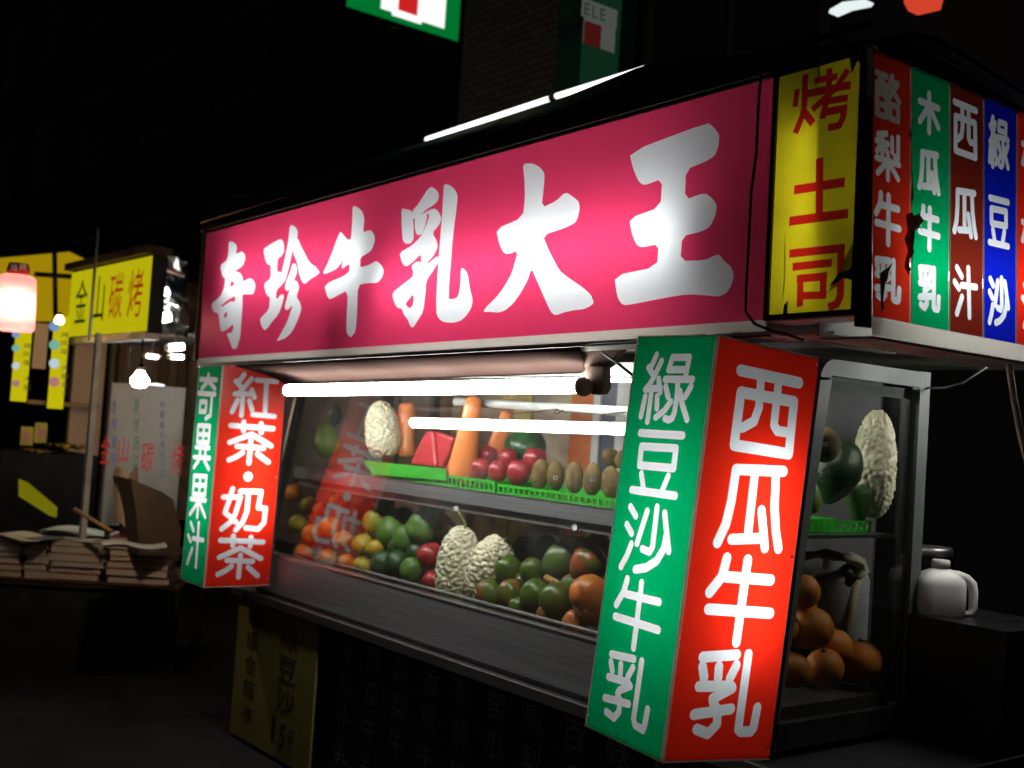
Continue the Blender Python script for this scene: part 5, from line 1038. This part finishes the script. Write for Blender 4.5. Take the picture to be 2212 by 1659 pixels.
for i, (p0, p1, lb, k) in enumerate((((333,638),(368,627),'short fluorescent tube high under the steel hood',6),((325,692),(372,682),'lower bright tube behind the yellow sign end',7),((358,752),(401,748),'upper of the stacked tubes left of the green light box',7),((310,768),(346,772),'leftmost small tube above the light bulb',6),((362,770),(401,772),'lowest of the stacked tubes left of the green light box',6))):
    a, c = at(*p0,'X',-6.95-.15*(i > 1)), at(*p1,'X',-6.95-.15*(i > 1)); l_ = thing('tube_lamp', lb, 'lamp', tuple(a), 'tubes of the neighbouring stall'); tube_lamp(l_, a, c, r=[.024,.03,.022,.012,.014][i], m=tube_mat(24))
    MB().tube([a.lerp(c,.5)+AZ*.02, a.lerp(c,.5)+AZ*.09], .006, 6).build('hanger', DARKM, l_)
p = at(302,822,'X',-5.6); bb = thing('light_bulb', 'glowing bare light bulb hanging over the white board', 'lamp', tuple(p)); s = mpp(p)
MB().lathe(p, [(0,-16*s),(12*s,-14*s),(19*s,-5*s),(19*s,2*s),(13*s,12*s),(8*s,18*s),(8*s,20*s)], n=18).build('bulb', emit('warm_bulb', (1,.76,.54), 250), bb)
MB().lathe(p+AZ*20*s, [(8.5*s,0),(8.5*s,12*s),(4*s,16*s),(0,16*s)], n=12).build('socket', DARKM, bb); MB().tube([p+AZ*36*s, p+AZ*90*s], .005, 6).build('cord', CABLE, bb)
for px, py, X_, lb in ((313,716,-7.3,'small warm bulb under the right end of the yellow barbecue sign'),(128,692,-7.7,'small warm bulb above the right yellow strip')):
    p = at(px,py,'X',X_); s = mpp(p); wb_ = thing('light_bulb', lb, 'lamp', tuple(p), 'warm bulbs of the neighbouring stall')
    MB().lathe(p, [(0,-8*s),(8*s,-6*s),(10*s,0),(6*s,7*s),(4*s,10*s)], n=14).build('bulb', emit('amber_bulb', (1,.55,.2), 120), wb_); MB().lathe(p+AZ*10*s, [(4.5*s,0),(4.5*s,7*s),(0,8*s)], n=10).build('socket', DARKM, wb_)
p = at(338,834,'X',-7.3); dsh = thing('dish_lamp', 'small white lit dish right of the light bulb', 'lamp', tuple(p)); s = mpp(p); MB().lathe(p, [(0,-5*s),(18*s,-4*s),(16*s,4*s),(0,6*s)], n=16).build('dish', emit('white_dish', (.9,.97,1), 2), dsh)
# amber sign further down, pink lantern, strips with discs
X = -9.6; AMB = emit('amber_sign_face', (.55,.36,.004), .62)
am = thing('sign_box', 'large amber-yellow sign panel at the far left behind the lantern', 'sign', tuple(at(90,690,'X',X)))
P = [at(*p,'X',X) for p in ((-30,560),(150,544),(196,566),(196,694),(-30,692))]; n = 5; b = MB(); b.add([*P, *[p-AX*.1 for p in P]], [tuple(range(n)), tuple(range(n,2*n))[::-1]]+[(i,(i+1)%n,n+(i+1)%n,n+i) for i in range(n)]); b.build('face_panel', AMB, am)
MB().tube([at(117,500,'X',X+.1), at(120,690,'X',X+.1)], .02, 6).build('upright', DARKM, am)
MB().tube([at(75,592,'X',X+.15), at(190,600,'X',X+.15)], .022, 6).build('crossbar', DARKM, am)
ln = thing('paper_lantern', 'glowing pink paper lantern with a red label at the far left edge', 'lantern', tuple(at(35,700,'X',-6.2)))
LP_ = film('pink_paper', (.85,.30,.30), dirt_amt=.2); p = at(34,652,'X',-6.2); s = mpp(p)
b = MB(); n = 20; rr = [(62,44),(58,44),(-56,36),(-60,36)]
MB().lathe(p, [(36*s,-64*s),(41*s,-60*s),(43*s,-54*s),(41*s,0),(38*s,48*s),(35*s,55*s),(28*s,58*s)], n=22).build('shade', LP_, ln)
MB().lathe(p-AZ*8*s+Vector((.9,-.27,0)).normalized()*20*s, [(0,-14*s),(12*s,-8*s),(14*s,0),(10*s,10*s),(0,14*s)], n=14).build('bulb', emit('lantern_bulb', (1,.8,.66), 75), ln)
MB().lathe(p+AZ*57*s, [(0,0),(22*s,0),(24*s,12*s),(20*s,26*s),(0,28*s)], n=16).build('label', mat('lantern_red', (.5,.03,.04), .5), ln)
q = at(22,585,'X',-6.05); put_char('燒', q, (0,14*s,0), (0,0,16*s), mat('print_pale', (.8,.7,.65), .5), ln); q = at(42,583,'X',-6.05); put_char('烤', q, (0,14*s,0), (0,0,16*s), mat('print_pale', (.8,.7,.65)), ln)
YS = emit('yellow_strip_face', (.66,.58,.004), .8); discs = [emit('disc_blue', (.25,.42,.75), .7), emit('disc_green', (.25,.6,.45), .7), emit('disc_white', (.6,.75,.8), .8), emit('disc_red', (.62,.25,.22), .7)]
for i, (x0_, x1_, y0_, y1_, lb) in enumerate(((26,70,708,866,'left yellow lit strip with round pictures and black writing'),(106,152,684,882,'right yellow lit strip with round pictures, wider and nearer the barbecue sign'))):
    X = -8.0; a, c = at(x0_,y1_,'X',X), at(x1_,y0_,'X',X); st = thing('banner_strip', lb, 'banner', (X,a.y,a.z), 'yellow strips with round pictures')
    MB().box((X-.05,a.y,a.z),(X,c.y,c.z)).build('panel', YS, st); s = mpp(a)
    for j, yy in enumerate((705,745,785,825) if i else (722,752,790,828)):
        p = at(x0_+(11 if i else 8), yy, 'X', X+.004); MB().lathe(p, [(0,.006),((11 if i else 8)*s,.004),((11 if i else 8)*s,0)], axis=(1,0,0), n=18).build('picture_disc', discs[j], st)
    for j, ch in enumerate('烤肉串 大腸包小腸'[:8]):
        yy = y0_+45+j*18
        if ch != ' ' and yy < y1_-8: put_char(ch, at(x0_+(x1_-x0_)*.55, yy, 'X', X+.004), (0,(x1_-x0_)*.36*s,0), (0,0,13*s), INK, st)
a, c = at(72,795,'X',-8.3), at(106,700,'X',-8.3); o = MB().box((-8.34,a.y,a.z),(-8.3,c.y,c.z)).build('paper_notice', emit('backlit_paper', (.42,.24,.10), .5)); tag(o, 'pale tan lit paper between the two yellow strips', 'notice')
# food counter below
cn = thing('food_counter', 'dark food counter with foil trays at the far left', 'counter', tuple(at(120,1100,'X',-7.9)))
a, c = at(-20,1240,'X',-7.9), at(212,985,'X',-7.9); MB().box((-8.6,a.y,.0),(-7.9,c.y,c.z)).build('body', mat('counter_dark', (.012,.011,.011), .7, spec=.1), cn)
a, c = at(55,872,'X',-8.55), at(210,862,'X',-8.55); MB().box((-8.6,a.y,a.z),(-8.5,c.y,a.z+.03)).build('shelf_edge', mat('wood_edge', (.3,.17,.07), .6), cn)
for i, (px, py, w_, lb) in enumerate(((85,985,60,'left shiny foil tray of food on the dark counter'),(140,972,62,'right shiny foil tray of food beside the yellow note'))):
    p = at(px,py,'X',-8.1); s = mpp(p); t_ = thing('foil_tray', lb, 'tray', tuple(p), 'foil trays on the food counter'); rnd = random.Random(i)
    g = [[Vector((p.x+(ii-3)*.05, p.y+(jj-4)/8*w_*s, p.z+.03+rnd.uniform(-.02,.02))) for jj in range(9)] for ii in range(7)]
    MB().sheet(g, th=(0,0,-.01)).build('foil', FO, t_); 
for i, (px, py, hh, c_) in enumerate(((58,942,40,(.5,.42,.02)),(88,935,44,(.45,.38,.02)),(178,1000,18,(.5,.45,.02)))):
    p = at(px,py,'X',-8.2); s = mpp(p); nt_ = thing('price_note', ['small yellow note with pink writing left of the foil trays','small yellow note second from the left above the foil trays','little yellow note at the right end of the foil trays'][i], 'note', tuple(p), 'yellow notes on the food counter')
    MB().box((p.x-.004,p.y-13*s,p.z-hh/2*s),(p.x,p.y+13*s,p.z+hh/2*s)).build('card', mat('note_yellow_%d' % i, c_, .6), nt_); MB().box((p.x+.002,p.y-6*s,p.z-hh*.3*s),(p.x+.004,p.y+5*s,p.z+hh*.2*s)).build('printed_patch', mat('note_pink', (.6,.2,.25), .6), nt_)
P = [at(*p,'X',-7.6) for p in ((42,1035),(60,1042),(124,1096),(122,1118),(108,1114),(42,1072))]; n = 6; b = MB(); b.add([*P, *[p-AX*.02 for p in P]], [tuple(range(n)), tuple(range(n,2*n))[::-1]]+[(i,(i+1)%n,n+(i+1)%n,n+i) for i in range(n)]); o = b.build('yellow_banner', emit('slanted_yellow', (.5,.46,.01), .3)); tag(o, 'slanting yellow lit strip in front of the dark food counter', 'banner')
# low table with books
ZT = .5
ta, tb = at(-30,1246,'Z',ZT), at(386,1270,'Z',ZT); dv = (tb-ta); dv.z = 0; nv = Vector((dv.y,-dv.x,0)).normalized(); nv = nv if nv.x < 0 else -nv
bt = thing('book_table', 'low dark table with a thin bright edge carrying piles of books', 'table', tuple(ta))
WOODD = mat('dark_wood', (.05,.035,.025), .5)
MB().obox(ta-AZ*.03, dv, nv*.9, AZ*.03).build('top', WOODD, bt); MB().obox(ta-AZ*ZT+nv*.02, dv, nv*.01, AZ*(ZT-.031)).build('skirt', BLACK, bt); MB().obox(ta-AZ*.012-nv*.004, dv, nv*.0035, AZ*.012).build('edge', mat('brass_edge', (.5,.3,.12), .35, 1), bt)
for f in (.05,.94):
    for k in (.05,.8): MB().obox(ta+dv*f+nv*k-AZ*ZT, dv.normalized()*.04, nv*.04, AZ*(ZT-.031)).build('leg', WOODD, bt)
u = dv.normalized(); L = dv.length; rnd = random.Random(12)
PAGE = mat('page_edges', (.6,.52,.42), .7, c2=(.45,.36,.27), scale=60, stretch=(1,1,12)); COV = [mat('cover_%d' % i, c_, .5) for i, c_ in enumerate(((.35,.06,.05),(.06,.1,.16),(.35,.30,.12),(.42,.4,.36),(.12,.2,.14),(.3,.16,.08),(.5,.48,.42),(.25,.05,.08)))]
stacks = [(-.01,.155,6,'far left'),(.165,.29,6,'left'),(.30,.585,6,'middle'),(.605,.945,7,'right')]
for si, (f0, f1, n_, nm) in enumerate(stacks):
    z = ZT
    for k in range(n_):
        h = rnd.uniform(.026,.044); sh = rnd.uniform(-.012,.012); ln_ = (f1-f0)*L*rnd.uniform(.94,1); dp = rnd.uniform(.20,.25); o0 = ta+u*(f0*L+sh)+nv*(.05+rnd.uniform(0,.02)); o0.z = z
        lb = '%s book from the %s of the %s pile on the low table' % (ORD[k], 'bottom', nm)
        bk = thing('book', lb, 'book', tuple(o0), 'books piled on the low table'); c_ = COV[rnd.randrange(8)]
        q = MB(); q.obox(o0, u*ln_, nv*dp, AZ*.003); q.obox(o0+AZ*(h-.003), u*ln_, nv*dp, AZ*.003); q.build('cover', c_, bk); MB().obox(o0+AZ*.0032+nv*.004+u*.004, u*(ln_-.008), nv*(dp-.008), AZ*(h-.0064)).build('pages', PAGE, bk)
        z += h+.0008
for i, (px, py, r_, c_, lb) in enumerate(((60,1162,.26,6,'pale magazine lying open on the far left pile'),(185,1150,.3,4,'pale green magazine on top of the middle pile'),(290,1180,.22,6,'small pale leaflet on top of the right pile'))):
    p = at(px,py,'Z',ZT+.215+.02*i); rt = .3*(i-1); e1 = u*math.cos(rt)+nv*math.sin(rt); e2 = nv*math.cos(rt)-u*math.sin(rt)
    g = [[p+e1*((a_-3)/6*r_*1.5)+e2*((b_-2)/4*r_)+AZ*(.012*math.sin(a_*1.1)+.01) for b_ in range(5)] for a_ in range(7)]
    o = MB().sheet(g, th=(0,0,-.012)).build('magazine', mat('mag_%d' % i, ((.6,.6,.5),(.5,.58,.5),(.6,.62,.6))[i], .5)); tag(o, lb, 'magazine')
# open cardboard box flap and cream curved sheet
CB = mat('cardboard_dark', (.10,.065,.04), .7, c2=(.07,.045,.03)); X = -6.35
P = [at(*p,'X',X) for p in ((283,1035),(350,1062),(375,1080),(392,1150),(385,1200),(300,1200),(296,1120))]; n = 7; b = MB(); b.add([*P, *[p+Vector((-.3,.0,0)) for p in P]], [tuple(range(n)), tuple(range(n,2*n))[::-1]]+[(i,(i+1)%n,n+(i+1)%n,n+i) for i in range(n)]); o = b.build('cardboard_box', CB); tag(o, 'dark open cardboard box standing before the white board', 'box')
g = [[at(246+i*6.5, 1015+j*30-8*math.sin(i), 'X', -6.55-.02*(i-4)**2*.3) for j in range(5)] for i in range(9)]
o = MB().sheet(g, th=(-.004,0,0)).build('cream_sheet', mat('cream_paper', (.65,.48,.30), .6)); tag(o, 'curved cream sheet lit warmly in front of the white board', 'sheet')
P = [at(*p,'X',-6.45) for p in ((280,1030),(292,1040),(298,1110),(286,1080))]; b = MB(); b.add([*P, *[p-AX*.01 for p in P]], [(0,1,2,3),(7,6,5,4),(0,1,5,4),(1,2,6,5),(2,3,7,6),(3,0,4,7)]); o = b.build('red_label', mat('label_red', (.35,.05,.03), .5)); tag(o, 'narrow red label along the edge of the cardboard box', 'label')
b = MB(); b.tube([at(160,1100,'X',-6.6), at(242,1148,'X',-6.4)], .012, 8); o = b.build('wooden_stick', mat('stick_wood', (.45,.26,.12), .6)); tag(o, 'wooden stick lying slanted behind the middle pile of books', 'stick')
